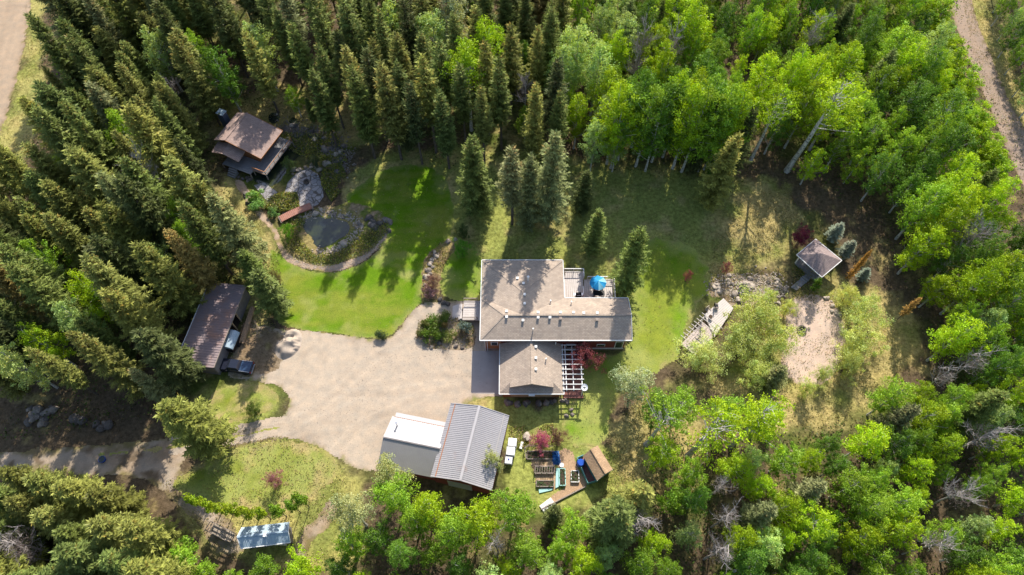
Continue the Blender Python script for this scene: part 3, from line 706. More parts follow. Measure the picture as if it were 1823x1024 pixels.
def ribs(m, a, b, c, d, n, h=.05, w=.07):
    """n ribs across the slope: from edge a-b (ridge) to edge d-c (eave)"""
    a, b, c, d = map(Vector, (a, b, c, d)); nn = (b - a).cross(d - a).normalized()
    if nn.z < 0: nn = -nn
    for k in range(n + 1):
        t = k / n; p = a.lerp(b, t) + nn * h / 2; q = d.lerp(c, t) + nn * h / 2
        m.beam(p, q, w, h)
def workshop():
    ze, zr = 4.3, 5.9
    NWp, SWp, NEp, SEp = P3(800.3, 720, ze), P3(768.3, 849.1, ze), P3(908.7, 739.5, ze), P3(874, 871, ze)
    # square the plan up round its centre
    c0 = Vector(((NWp[0] + SWp[0] + NEp[0] + SEp[0]) / 4, (NWp[1] + SWp[1] + NEp[1] + SEp[1]) / 4)); 
    u = ((Vector(NWp[:2]) - Vector(SWp[:2])) + (Vector(NEp[:2]) - Vector(SEp[:2]))).normalized(); v = Vector((u.y, -u.x))
    L = ((Vector(NWp[:2]) - Vector(SWp[:2])).length + (Vector(NEp[:2]) - Vector(SEp[:2])).length) / 4
    Wd = abs((Vector(NEp[:2]) - Vector(NWp[:2])).dot(v) + (Vector(SEp[:2]) - Vector(SWp[:2])).dot(v)) / 4
    f = lambda a, b, z: (c0.x + u.x * a * L + v.x * b * Wd, c0.y + u.y * a * L + v.y * b * Wd, z)
    r0 = (c0.x, c0.y, 0)
    t = thing('workshop', 'large grey ribbed metal roofed workshop with dark red walls beside the driveway', 'workshop', r0)
    k = .95
    w_ = MB(); pts = [f(k, -k, 0), f(-k, -k, 0), f(-k, k, 0), f(k, k, 0)]; w_.walls([p[:2] for p in pts], 0, ze)
    for s in (-1, 1): w_.add([f(s * k, -k, ze), f(s * k, k, ze), f(s * k, 0, zr - .2)], [(0, 1, 2)])
    w_.obj('wall', M_wall_red, t, r0)
    for s in (-1, 1):
        m = MB(); m.slab([f(-1, s, ze), f(1, s, ze), f(1, 0, zr), f(-1, 0, zr)], .08); rp = m.obj('roof_panel', M_roofing, t, r0)
        m = MB(); ribs(m, f(-1, s * .01, zr), f(1, s * .01, zr), f(1, s, ze), f(-1, s, ze), 40, .035, .05); m.obj('roof_ribs', M_roofing, rp, r0, kind='stuff')
        m = MB(); m.beam(f(-1, s * .84, zr - (zr - ze) * .84 + .05), f(1, s * .84, zr - (zr - ze) * .84 + .05), .12, .05); m.obj('seam', M_rust if s < 0 else M_metal_dk, rp, r0)
    MB().beam(f(-1.01, 0, zr + .04), f(1.01, 0, zr + .04), .35, .08).obj('ridge_cap', M_roofing, t, r0)
    m = MB()
    for s in (-1, 1):
        for e in (-1, 1): m.beam(f(e * 1.005, s, ze), f(e * 1.005, 0, zr), .1, .16)
    m.obj('fascia', M_roofing, t, r0)
    m = MB(); o = f(-.99 * k - .004, -.1, 0); m.beam(f(-k - .006, -.5, 1.4), f(-k - .006, .3, 1.4), .1, 2.8); m.obj('door', M_metal_lt, t, r0)
    # smaller wing
    ze, zr = 3.0, 4.7
    RW, RE = P3(682.5, 778.5, zr), P3(783, 799, zr); NWc = P3(703.5, 742, ze); 
    u = (Vector(RE[:2]) - Vector(RW[:2])).normalized(); v = Vector((-u.y, u.x)); wd = (Vector(NWc[:2]) - Vector(RW[:2])).dot(v); ln = (Vector(RE[:2]) - Vector(RW[:2])).length
    r1 = (RW[0], RW[1], 0); o0 = Vector(RW[:2])
    g = lambda a, b, z: (o0.x + u.x * a + v.x * b, o0.y + u.y * a + v.y * b, z)
    t = thing('low_workshop', 'low building with white ribbed metal roof and grey back slope against the big workshop', 'workshop', r1)
    w_ = MB(); i = .3; w_.walls([g(i, -wd + i, 0)[:2], g(ln, -wd + i, 0)[:2], g(ln, wd - i, 0)[:2], g(i, wd - i, 0)[:2]], 0, ze)
    w_.add([g(i, -wd + i, ze), g(i, wd - i, ze), g(i, 0, zr - .15)], [(0, 1, 2)]); w_.obj('wall', M_wall_red, t, r1)
    m = MB(); m.slab([g(0, 0, zr), g(ln, 0, zr), g(ln, wd, ze), g(0, wd, ze)], .08); rp = m.obj('roof_panel', M_metal_lt, t, r1)
    m = MB(); ribs(m, g(0, 0, zr), g(ln, 0, zr), g(ln, wd, ze), g(0, wd, ze), 30, .05, .05); m.obj('roof_ribs', M_metal_lt, rp, r1, kind='stuff')
    m = MB(); m.slab([g(ln, 0, zr), g(0, 0, zr), g(0, -wd, ze), g(ln, -wd, ze)], .08); rp = m.obj('roof_panel', M_metal_dk, t, r1)
    m = MB(); ribs(m, g(0, 0, zr), g(ln, 0, zr), g(ln, -wd, ze), g(0, -wd, ze), 34, .03, .04); m.obj('roof_ribs', M_metal_dk, rp, r1, kind='stuff')
    MB().beam(g(0, 0, zr + .02), g(ln, 0, zr + .02), .18, .08).obj('ridge_cap', M_barnwall, t, r1)
    m = MB(); m.slab([g(.3, wd - .25, ze - .12), g(ln, wd - .25, ze - .12), g(ln, wd + .75, ze - .3), g(.3, wd + .75, ze - .3)], .06); m.obj('porch_roof', M_metal_lt, t, r1)
    MB().beam(g(.2, wd - .02, ze - .02), g(ln, wd - .02, ze - .02), .1, .12).obj('gutter', M_rust, t, r1)
    m = MB(); x, y, z = g(1.2, wd * .62, 0); m.cyl(x, y, 3.4, .09, 1.5, 10); m.cyl(x, y, 4.85, .16, .12, 10); m.obj('stove_pipe', M_silver, t, r1)
workshop()

def barn():
    ze = 3.4
    A, B = P3(434, 510, ze), P3(378, 652, ze)             # the high eave facing the yard
    u = (Vector(B[:2]) - Vector(A[:2])); L = u.length; u.normalize(); v = Vector((u.y, -u.x))   # v points to the woods
    if v.x > 0: v = -v
    r0 = (B[0], B[1], 0); W = 6.2; zl = 2.5
    g = lambda a, b, z: (A[0] + u.x * a + v.x * b, A[1] + u.y * a + v.y * b, z)
    t = thing('barn', 'long low barn with rusty brown ribbed roof under the spruces left of the driveway', 'barn', r0)
    m = MB(); m.slab([g(-.2, -.25, ze), g(L + .2, -.25, ze), g(L + .2, W, zl), g(-.2, W, zl)], .1); rp = m.obj('roof_panel', M_barnroof, t, r0)
    m = MB(); ribs(m, g(-.2, -.25, ze), g(L + .2, -.25, ze), g(L + .2, W, zl), g(-.2, W, zl), 34, .05, .07); m.obj('roof_ribs', M_barnroof, rp, r0, kind='stuff')
    MB().beam(g(-.2, -.3, ze - .06), g(L + .2, -.3, ze - .06), .1, .2).obj('fascia', M_woodgrey, t, r0)
    MB().beam(g(-.2, W + .05, zl), g(L + .2, W + .05, zl), .1, .15).obj('gutter', M_trim, t, r0)
    def wl(a0, a1, b0, b1, z0, z1, nm='wall', mat=M_barnwall):
        m = MB(); m.beam(g(a0, b0, (z0 + z1) / 2), g(a1, b1, (z0 + z1) / 2), .12, z1 - z0); m.obj(nm, mat, t, r0)
    wl(0, L * .33, .1, .1, 0, ze - .15); wl(L * .68, L, .1, .1, 0, ze - .15); wl(L * .33, L * .68, .1, .1, ze - .7, ze - .15)
    wl(L, L, .1, W - .2, 0, zl - .1); wl(0, 0, .1, W - .2, 0, zl - .1); wl(0, L, W - .3, W - .3, 0, zl - .1)
    for a in (.33, .45, .57, .68): MB().box(*g(L * a, .0, 0), .16, .16, ze - .2).obj('post', M_wood, t, r0)
    m = MB(); m.slab([g(.2, .2, .03), g(L - .2, .2, .03), g(L - .2, W - .4, .03), g(.2, W - .4, .03)], .03); m.obj('floor', M_soil, t, r0)
    # stack of lumber in front of the barn
    a, b = P3(449, 547, .6), P3(429.5, 609, .6)
    lt = thing('lumber_stack', 'long narrow stack of orange brown boards lying beside the barn opening', 'lumber', (b[0], b[1], 0))
    dd = (Vector(a[:2]) - Vector(b[:2])).normalized(); nn = Vector((-dd.y, dd.x))
    for layer in range(4):
        for k in range(3):
            o = (k - 1) * .24; q = nn * (o + R.uniform(-.03, .03)); s = R.uniform(-.25, .25)
            MB().beam((a[0] + q.x + dd.x * s, a[1] + q.y + dd.y * s, .15 + layer * .15), (b[0] + q.x + dd.x * s, b[1] + q.y + dd.y * s, .15 + layer * .15), .21, .12).obj('board', M_chip, lt, (b[0], b[1], 0))
    # covered boat: ribbed half-round cover
    c = thing('covered_boat', 'blue grey half round boat cover poking out past the barn roof edge', 'boat', (*P(411, 606, 1.7), 0), 0)
    ax0, ax1 = Vector(P3(417, 590.5, 0)), Vector(P3(404.5, 620, 0)); mid = (ax0 + ax1) / 2; dd = (ax0 - ax1); dd.z = 0; ln = dd.length; dd.normalize(); nn = Vector((-dd.y, dd.x, 0))
    vs = []; fs = []; K = 9; J = 12
    for j in range(J + 1):
        tt = (j / J - .5) * ln
        for k in range(K + 1):
            a_ = math.pi * k / K; rr = .95 * (1 + .015 * (j % 2)); p = dd * tt + nn * math.cos(a_) * rr
            vs.append((p.x, p.y, 1.75 + math.sin(a_) * .75))
    for j in range(J):
        for k in range(K): q = j * (K + 1) + k; fs.append((q, q + 1, q + K + 2, q + K + 1))
    fs.append(tuple(range(K + 1))); fs.append(tuple(J * (K + 1) + k for k in range(K + 1))[::-1])
    MB().add(vs, fs).obj('cover', M_bluemetal, c)
    m = MB(); m.beam(dd * -ln / 2 + Vector((0, 0, 1.1)), dd * ln / 2 + Vector((0, 0, 1.1)), 1.5, 1.2); m.obj('hull', M_black, c)
    for s in (-1, 1):
        q = nn * s * .85; MB().tube([(q.x - nn.x * .1, q.y - nn.y * .1, .35), (q.x + nn.x * .1, q.y + nn.y * .1, .35)], [.35, .35], 14).obj('wheel', M_rubber, c)
barn()

def car():
    cx, cy = P(421, 651, .9); c = thing('parked_car', 'dark blue pickup truck with silver bed rails backed up to the barn wall', 'car', (cx - .2, cy, 0), math.radians(-8))
    Lc, Wc = 5.3, 1.95
    def hullm(secs, mat, name, bev=.0):
        m = MB(); vs = []; 
        for x, w0, z0, w1, z1 in secs: vs += [(x, -w0, z0), (x, w0, z0), (x, w1, z1), (x, -w1, z1)]
        fs = []
        for i in range(len(secs) - 1):
            for k in range(4): a = i * 4 + k; b = i * 4 + (k + 1) % 4; fs.append((a, b, b + 4, a + 4))
        fs.append((3, 2, 1, 0)); n = (len(secs) - 1) * 4; fs.append((n, n + 1, n + 2, n + 3))
        return m.add(vs, fs).obj(name, mat, c, bevel=.06)
    hullm([(-2.65, .8, .4, .78, .85), (-2.3, .95, .3, .9, 1.0), (-1.3, .97, .3, .92, 1.1), (2.2, .97, .3, .93, 1.12), (2.65, .92, .4, .9, 1.08)], M_carpaint, 'body')
    cab = hullm([(-1.25, .86, 1.08, .84, 1.12), (-.65, .85, 1.1, .7, 1.68), (.65, .85, 1.1, .72, 1.72), (.95, .86, 1.1, .8, 1.14)], M_carpaint, 'cab')
    m = MB(); m.add([(-1.2, -.78, 1.15), (-1.2, .78, 1.15), (-.68, .68, 1.67), (-.68, -.68, 1.67)], [(0, 1, 2, 3)]); m.obj('windscreen', M_glass, c)
    m = MB(); m.box(1.75, 0, 1.13, 1.6, 1.5, .03); m.obj('bed_cover', M_bluecover, c)
    for s in (-1, 1):
        MB().beam((.95, s * .86, 1.2), (2.55, s * .86, 1.2), .06, .06).obj('bed_rail', M_silver, c)
        MB().box(2.64, s * .8, .75, .06, .2, .3).obj('tail_light', M_red, c)
        MB().box(-2.6, s * .65, .65, .1, .3, .16).obj('headlight', M_trim, c)
        MB().box(-.9, s * 1.06, 1.1, .15, .2, .15).obj('mirror', M_black, c)
        for x in (-1.7, 1.7):
            MB().tube([(x, s * .78, .38), (x, s * 1.0, .38)], [.38, .38], 18).obj('wheel', M_rubber, c)
    MB().beam((2.68, -.8, .45), (2.68, .8, .45), .12, .14).obj('bumper', M_silver, c)
M_bluecover = plain('blue_tonneau', (0.03, 0.06, 0.12), .2, var=.3, spec=.6)
car()

def small_shed():
    ze, zr = 2.5, 3.2
    NW, NE, SW, SE = P3(431, 939, ze), P3(515, 929.5, ze), P3(429, 977, ze), P3(517, 966, ze)
    mid = lambda a, b, z: ((a[0] + b[0]) / 2, (a[1] + b[1]) / 2, z)
    Wr, Er = mid(NW, SW, zr), mid(NE, SE, zr); Wr = (Wr[0] - .35, Wr[1], zr)
    r0 = (SW[0], SW[1], 0)
    t = thing('small_shed', 'small shed with blue grey metal roof below the row of young trees', 'shed', r0)
    for e0, e1, a, b in ((NW, NE, Wr, Er), (SW, SE, Wr, Er)):
        q = [e0, e1, b, a]; 
        m = MB(); m.slab(q, .07); rp = m.obj('roof_panel', M_bluemetal, t, r0)
        m = MB(); ribs(m, a, b, e1, e0, 14, .04, .05); m.obj('roof_ribs', M_bluemetal, rp, r0, kind='stuff')
    MB().beam((*Wr[:2], zr + .03), (*Er[:2], zr + .03), .22, .06).obj('ridge_cap', M_bluemetal, t, r0)
    m = MB(); m.beam(SW, SE, .1, .12); m.beam(NE, Er, .08, .14); m.beam(SE, Er, .08, .14); m.beam(NW, Wr, .08, .14); m.beam(SW, Wr, .08, .14); m.obj('fascia', M_trim, t, r0)
    ins = [(NW[0] + .35, NW[1] - .3), (SW[0] + .35, SW[1] + .3), (SE[0] - .35, SE[1] + .3), (NE[0] - .35, NE[1] - .3)]
    m = MB(); m.walls(ins, 0, ze); m.add([(*ins[2], ze), (*ins[3], ze), (ins[2][0], (ins[2][1] + ins[3][1]) / 2, zr - .1)], [(0, 1, 2)]); m.obj('wall', M_barnwall, t, r0)
    x, y = P(472, 953, 3.2); MB().box(x, y, 2.95, .5, .4, .35).obj('roof_vent', M_white, t, r0)
    m = MB(); m.box((SW[0] + SE[0]) / 2 + 1.6, (SW[1] + SE[1]) / 2 + .25, 1.2, 1.6, .08, .7); m.obj('window', M_trim, t, r0)
    # flat farm trailer with side rails
    z = .8; q = [P(382, 931, z), P(420, 950, z), P(409, 966, z), P(373, 947, z)]; c = ((q[0][0] + q[2][0]) / 2, (q[0][1] + q[2][1]) / 2)
    u = Vector((q[1][0] - q[0][0], q[1][1] - q[0][1])); L = u.length; ang = math.atan2(u.y, u.x); Wd = math.dist(q[0], q[3])
    t = thing('farm_trailer', 'flat wooden farm trailer with railed sides left of the blue roofed shed', 'trailer', (*c, 0), ang)
    n = 12
    for k in range(n): MB().box(0, (k + .5) / n * Wd - Wd / 2, z - .06, L, Wd / n - .03, .06).obj('plank', M_woodpale, t)
    MB().box(0, 0, z - .25, L * .95, Wd * .7, .15).obj('frame', M_black, t)
    for s, nm in ((1, 'side_rail'), (-1, 'side_rail')):
        m = MB()
        for k in range(5): m.box((k / 4 - .5) * L * .97, s * Wd / 2, z, .1, .1, 1.35)
        for hz in (.3, .75, 1.3): m.beam((-L / 2, s * Wd / 2, z + hz), (L / 2, s * Wd / 2, z + hz), .07, .16)
        m.obj(nm, M_woodgrey, t)
    for s in (-1, 1):
        m = MB()
        for hz in (.5, 1.3): m.beam((s * L / 2, -Wd / 2, z + hz), (s * L / 2, Wd / 2, z + hz), .06, .1)
        m.obj('end_rail', M_woodgrey, t)
        for x in (-L * .3, L * .3): MB().tube([(x, s * Wd * .38, .38), (x, s * Wd * .48, .38)], [.38, .38], 16).obj('wheel', M_rubber, t)
M_woodpale = plain('pale_planks', (0.5, 0.42, 0.33), .85, var=.3, scale=1.4)
small_shed()

def cabin():
    ze, zr = 3.3, 5.0
    Wc, Nc, Ec, Sc = P3(386, 250, ze), P3(446, 197, ze), P3(503, 233, ze), P3(464.5, 282.5, ze)
    r0 = (Sc[0], Sc[1], 0)
    t = thing('cabin', 'pond side cabin with faded pinkish brown roof in the shade of spruces', 'cabin', r0)
    S, E, Wv = Vector(Sc[:2]), Vector(Ec[:2]), Vector(Wc[:2])
    u = (E - S).normalized(); v = Vector((-u.y, u.x)); L = (E - S).length; Wd = (Wv - S).dot(v)
    g = lambda a, b, z: (S.x + u.x * a + v.x * b, S.y + u.y * a + v.y * b, z)
    # ridge runs along u at 72 % of the depth
    rb = Wd * .72
    m = MB(); m.slab([g(0, 0, ze), g(L, 0, ze), g(L, rb, zr), g(0, rb, zr)], .14); m.slab([g(L, Wd, ze + .6), g(0, Wd, ze + .6), g(0, rb, zr), g(L, rb, zr)], .14)
    roof = m.obj('roof', M_shingle_cabin, t, r0)
    MB().beam(g(0, rb, zr + .04), g(L, rb, zr + .04), .28, .06).obj('ridge_cap', M_shingle_cabin, roof, r0)
    m = MB(); m.beam(g(-.03, 0, ze - .05), g(-.03, rb, zr - .05), .08, .2); m.beam(g(0, -.04, ze - .06), g(L, -.04, ze - .06), .08, .18); m.beam(g(L + .03, 0, ze - .05), g(L + .03, rb, zr - .05), .08, .2); m.obj('fascia', M_wall_or, roof, r0)
    i = .6; m = MB(); m.walls([g(i, 1.2, 0)[:2], g(L - i, 1.2, 0)[:2], g(L - i, Wd - .5, 0)[:2], g(i, Wd - .5, 0)[:2]], .8, ze + .15)
    m.add([g(i, 1.2, ze + .1), g(i, Wd - .5, ze + .6), g(i, rb, zr - .2)], [(0, 1, 2)]); m.obj('wall', M_wall_or, t, r0)
    # front roof, lower
    zl = 3.0; a = P3(386, 272, zl); b = P3(417, 284, zl)
    c1 = g(-1.9, Wd * .98, zl - .3); c2 = g(-1.9, Wd * .38, zl - .3); 
    m = MB(); m.slab([c2, g(.4, Wd * .38, zl + .1), g(.4, Wd * .7, zl + .9), g(-1.9, Wd * .7, zl + .5)], .12); m.slab([g(.4, Wd * .98, zl + .1), c1, g(-1.9, Wd * .7, zl + .5), g(.4, Wd * .7, zl + .9)], .12)
    m.obj('front_roof', M_shingle_cabin, t, r0)
    # wrap-around deck
    dz = 1.3
    D = [g(-1.7, -1.5, dz)[:2], g(L - .2, -1.5, dz)[:2], g(L - .2, 1.2, dz)[:2], g(-1.7, 1.2, dz)[:2]]
    boards(D, dz, M_deckgrey, 'deck_boards', t, r0, th=.15, w=.35, ang=math.atan2(u.y, u.x))
    D2 = [g(-2.6, 1.25, dz)[:2], g(.5, 1.25, dz)[:2], g(.5, Wd * .75, dz)[:2], g(-2.6, Wd * .75, dz)[:2]]
    boards(D2, dz, M_deckgrey, 'deck_boards', t, r0, th=.15, w=.35, ang=math.atan2(u.y, u.x) + math.pi / 2)
    m = MB(); railing(m, [D[0], D[1]], dz, .95); m.obj('railing', M_wall_or, t, r0)
    m = MB(); railing(m, [D[3], D[0]], dz, .95); m.obj('railing', M_wall_or, t, r0)
    for p in D + D2: MB().box(p[0], p[1], 0, .16, .16, dz - .15).obj('post', M_woodgrey, t, r0)
    for k in range(4):
        p = g(-2.6 - .32 * (k + .5), Wd * .52, 0); MB().box(p[0], p[1], 0, .32, 1.6, dz * (1 - (k + 1) / 5), math.atan2(u.y, u.x)).obj('step', M_deckgrey, t, r0)
    # metal chimney chase at the back
    x, y = P(403, 218, 2.6)
    m = MB(); m.box(x, y, 0, 1.3, 1.1, 5.2, math.radians(-25)); m.obj('chimney', M_bluedark, t, r0)
    m = MB(); m.box(x, y, 5.2, 1.5, 1.3, .12, math.radians(-25)); m.obj('chimney_cap', M_bluemetal, t, r0)
M_bluedark = plain('dark_blue_metal', (0.06, 0.085, 0.13), .4, var=.2)
cabin()

def bridge():
    z = .75; q = [P(497, 386, z), P(551, 362, z), P(558, 369, z), P(502, 396, z)]; r0 = (*q[0], 0)
    t = thing('footbridge', 'reddish brown wooden footbridge at the upper edge of the pond', 'bridge', r0)
    ang = math.atan2(q[1][1] - q[0][1], q[1][0] - q[0][0])
    c, s = math.cos(ang), math.sin(ang); L = math.dist(q[0], q[1]); n = 18; nx, ny = s, -c
    mp = lambda a, b: (q[0][0] + c * a + nx * b, q[0][1] + s * a + ny * b)
    for k in range(n):
        a = (k + .5) / n * L; zz = z + .18 * math.sin(math.pi * a / L); x, y = mp(a, .55)
        MB().box(x, y, zz - .05, L / n - .04, 1.35, .06, ang).obj('plank', M_bridge, t, r0)
    for b in (0, 1.1):
        m = MB(); N_ = 8; ps = [(*mp(L * k / N_, b), z - .16 + .18 * math.sin(math.pi * k / N_)) for k in range(N_ + 1)]
        for p0, p1 in zip(ps[:-1], ps[1:]): m.beam(p0, p1, .12, .2)
        m.obj('beam', M_deckred, t, r0)
    for a in (0, L):
        x, y = mp(a, .55); MB().box(x, y, 0, .4, 1.5, z - .1, ang).obj('footing', M_stone, t, r0)
M_bridge = plain('bridge_planks', (0.40, 0.185, 0.135), .75, var=.3, scale=1.4)
bridge()

def gazebo():
    ze, za = 2.7, 4.1
    Nn, Ee, Ss, Ww = P3(1452, 426, ze), P3(1498.5, 464, ze), P3(1463, 494, ze), P3(1418, 454, ze)
    cx = (Nn[0] + Ee[0] + Ss[0] + Ww[0]) / 4; cy = (Nn[1] + Ee[1] + Ss[1] + Ww[1]) / 4
    r0 = (cx, cy, 0); A = (cx, cy, za)
    t = thing('gazebo', 'square gazebo with pyramid shingle roof turned diagonally at the right of the garden', 'gazebo', r0)
    cs = [Ss, Ee, Nn, Ww]
    for i in range(4):
        MB().slab([cs[i], cs[(i + 1) % 4], A], .12).obj('roof_panel', M_shingle_gaz, t, r0)
    m = MB()
    for i in range(4): m.beam(cs[i], cs[(i + 1) % 4], .1, .14)
    m.obj('fascia', M_trim, t, r0)
    k = .82; ps = [(cx + (p[0] - cx) * k, cy + (p[1] - cy) * k) for p in cs]
    for p in ps: MB().box(*p, .3, .16, .16, ze - .35).obj('post', M_trim, t, r0)
    MB().slab([(*p, .35) for p in ps], .35).obj('floor', M_deckgrey, t, r0)
    for i in (1, 2): 
        m = MB(); railing(m, [ps[i], ps[(i + 1) % 4]], .35, .9); m.obj('railing', M_woodgrey, t, r0)
    a, b = P(1441, 478, .3), P(1436, 492, .3)
    # boardwalk leading down to the terrace
    q = [P(1408, 511, .25), P(1418, 517, .25), P(1446, 494, .25), P(1436, 487, .25)]
    d = thing('boardwalk', 'short grey boardwalk with steps leading down from the gazebo', 'boardwalk', (*q[0], 0))
    ang = math.atan2(q[3][1] - q[0][1], q[3][0] - q[0][0])
    boards(q, .25, M_deckgrey, 'deck_boards', d, (*q[0], 0), th=.22, w=.3, ang=ang + math.pi / 2)
    for f, z in ((.62, .3), (.72, .36)):
        x = q[0][0] * (1 - f) + q[3][0] * f + (q[1][0] - q[0][0]) / 2; y = q[0][1] * (1 - f) + q[3][1] * f + (q[1][1] - q[0][1]) / 2
        MB().box(x, y, .2, .25, 1.2, z - .2 + .05, ang).obj('step', M_deckgrey, d, (*q[0], 0))
gazebo()

def garden_deck():
    z = .5; q = [P(1288, 531, z), P(1256, 559, z), P(1235, 590, z), P(1262, 612, z), P(1288, 585, z), P(1305, 548, z)]
    r0 = (*q[1], 0)
    t = thing('garden_deck', 'bleached timber platform deck beside the big willows', 'deck', r0)
    pts = [(p[0], p[1]) for p in [P(1288, 531, z), P(1254, 560, z), P(1272, 600, z), P(1306, 549, z)]]
    ang = math.atan2(pts[1][1] - pts[0][1], pts[1][0] - pts[0][0])
    boards(pts, z, M_deckpale, 'deck_boards', t, r0, th=.4, w=.32, ang=ang)
    ce = ((pts[0][0] + pts[2][0]) / 2, (pts[0][1] + pts[2][1]) / 2)
    # open pergola next to it
    zz = 2.3; a, b = Vector(P3(1214, 600, zz)), Vector(P3(1252, 560, zz)); d = (b - a).normalized(); n = Vector((d.y, -d.x, 0))
    p = thing('slat_pergola', 'bleached open slat pergola on the lawn side of the timber deck', 'pergola', (a.x, a.y, 0)); o = (a.x, a.y, 0)
    for k in (0, 1): MB().beam(a + n * (.35 + 2.4 * k), b + n * (.35 + 2.4 * k), .09, .16).obj('beam', M_deckpale, p, o)
    for k in range(9): s = a.lerp(b, k / 8) + Vector((0, 0, .18)); MB().beam(s - n * .3, s + n * (1.2 if k < 6 else 3.6), .07, .12).obj('slat', M_deckpale, p, o)
    for k in (0, 1):
        for s in (a + d * .2, b - d * .2): MB().box(s.x + n.x * (.35 + 2.4 * k), s.y + n.y * (.35 + 2.4 * k), 0, .14, .14, zz - .1).obj('post', M_trim, p, o)
    pts = [(a + n * .4), (a + n * 3.2), (b + n * 3.2), (b + n * .4)]
    boards([(v.x, v.y) for v in pts], .3, M_paver, 'deck_boards', p, o, th=.28, w=.4, ang=math.atan2(d.y, d.x))
    for k, (px, py) in enumerate(((1262, 549), (1275.5, 545))):
        x, y = P(px, py, 1.0); c = thing('lounge_chair', ('upright wooden chair at the lawn corner of the timber deck', 'dark narrow chair standing on the timber deck')[k], 'chair', (x, y, z if k else .0), .6 + k)
        MB().box(0, 0, .4, .7, .6, .08).obj('seat', M_woodpale if k == 0 else M_black, c); MB().box(0, .32, .45, .7, .08, .7).obj('backrest', M_woodpale if k == 0 else M_black, c)
        for s in (-.3, .3):
            for f in (-.25, .25): MB().box(s, f, 0, .07, .07, .4).obj('leg', M_woodgrey, c)
            MB().box(s * 1.2, 0, .62, .1, .6, .05).obj('armrest', M_woodgrey, c)
    x, y = P(1264, 566, z); c = thing('patio_planter', 'small dark planter tub at the edge of the timber deck', 'planter', (x, y, z)); MB().cyl(0, 0, 0, .25, .5, 14, .32).obj('pot', M_black, c); MB().cyl(0, 0, .46, .28, .05, 14).obj('soil', M_soil, c)
    # rock pool tub
    x, y = P(1324, 519, .4); c = thing('stone_basin', 'round black water basin among the pale rocks', 'basin', (x, y, 0))
    m = MB(); n_ = 20; vs = []; fs = []
    for r, zq in ((.95, 0), (.95, .55), (.75, .55), (.7, .2)):
        for k in range(n_): a_ = 2 * math.pi * k / n_; vs.append((math.cos(a_) * r, math.sin(a_) * r, zq))
    for j in range(3):
        for k in range(n_): fs.append((j * n_ + k, j * n_ + (k + 1) % n_, (j + 1) * n_ + (k + 1) % n_, (j + 1) * n_ + k))
    fs.append(tuple(3 * n_ + k for k in range(n_))); m.add(vs, fs).obj('bowl', M_black, c)
    MB().cyl(0, 0, .3, .7, .02, n_).obj('water_surface', M_water, c)
garden_deck()

def fire_pit(px, py, lab, r=.6):
    x, y = P(px, py, 0); c = thing('fire_pit', lab, 'fire pit', (x, y, .06))
    n = 12
    for k in range(n):
        a = 2 * math.pi * k / n; MB().box(math.cos(a) * r, math.sin(a) * r, 0, .22, .3, .32, a).obj('stone', M_rockdark, c)
    MB().cyl(0, 0, 0, r - .1, .06, 16).obj('ash_bed', M_black, c)
    for k in range(3): a = k * 1.1; MB().tube([(-.35 * math.cos(a), -.35 * math.sin(a), .12 + .06 * k), (.35 * math.cos(a), .35 * math.sin(a), .14 + .06 * k)], [.06, .05], 6).obj('log', M_bark_dark, c)
fire_pit(1427, 588, 'round fire pit ringed with dark stones on the paved terrace', .62)
fire_pit(546, 325, 'small dark fire pit in the middle of the shaded flagstone patio', .42)

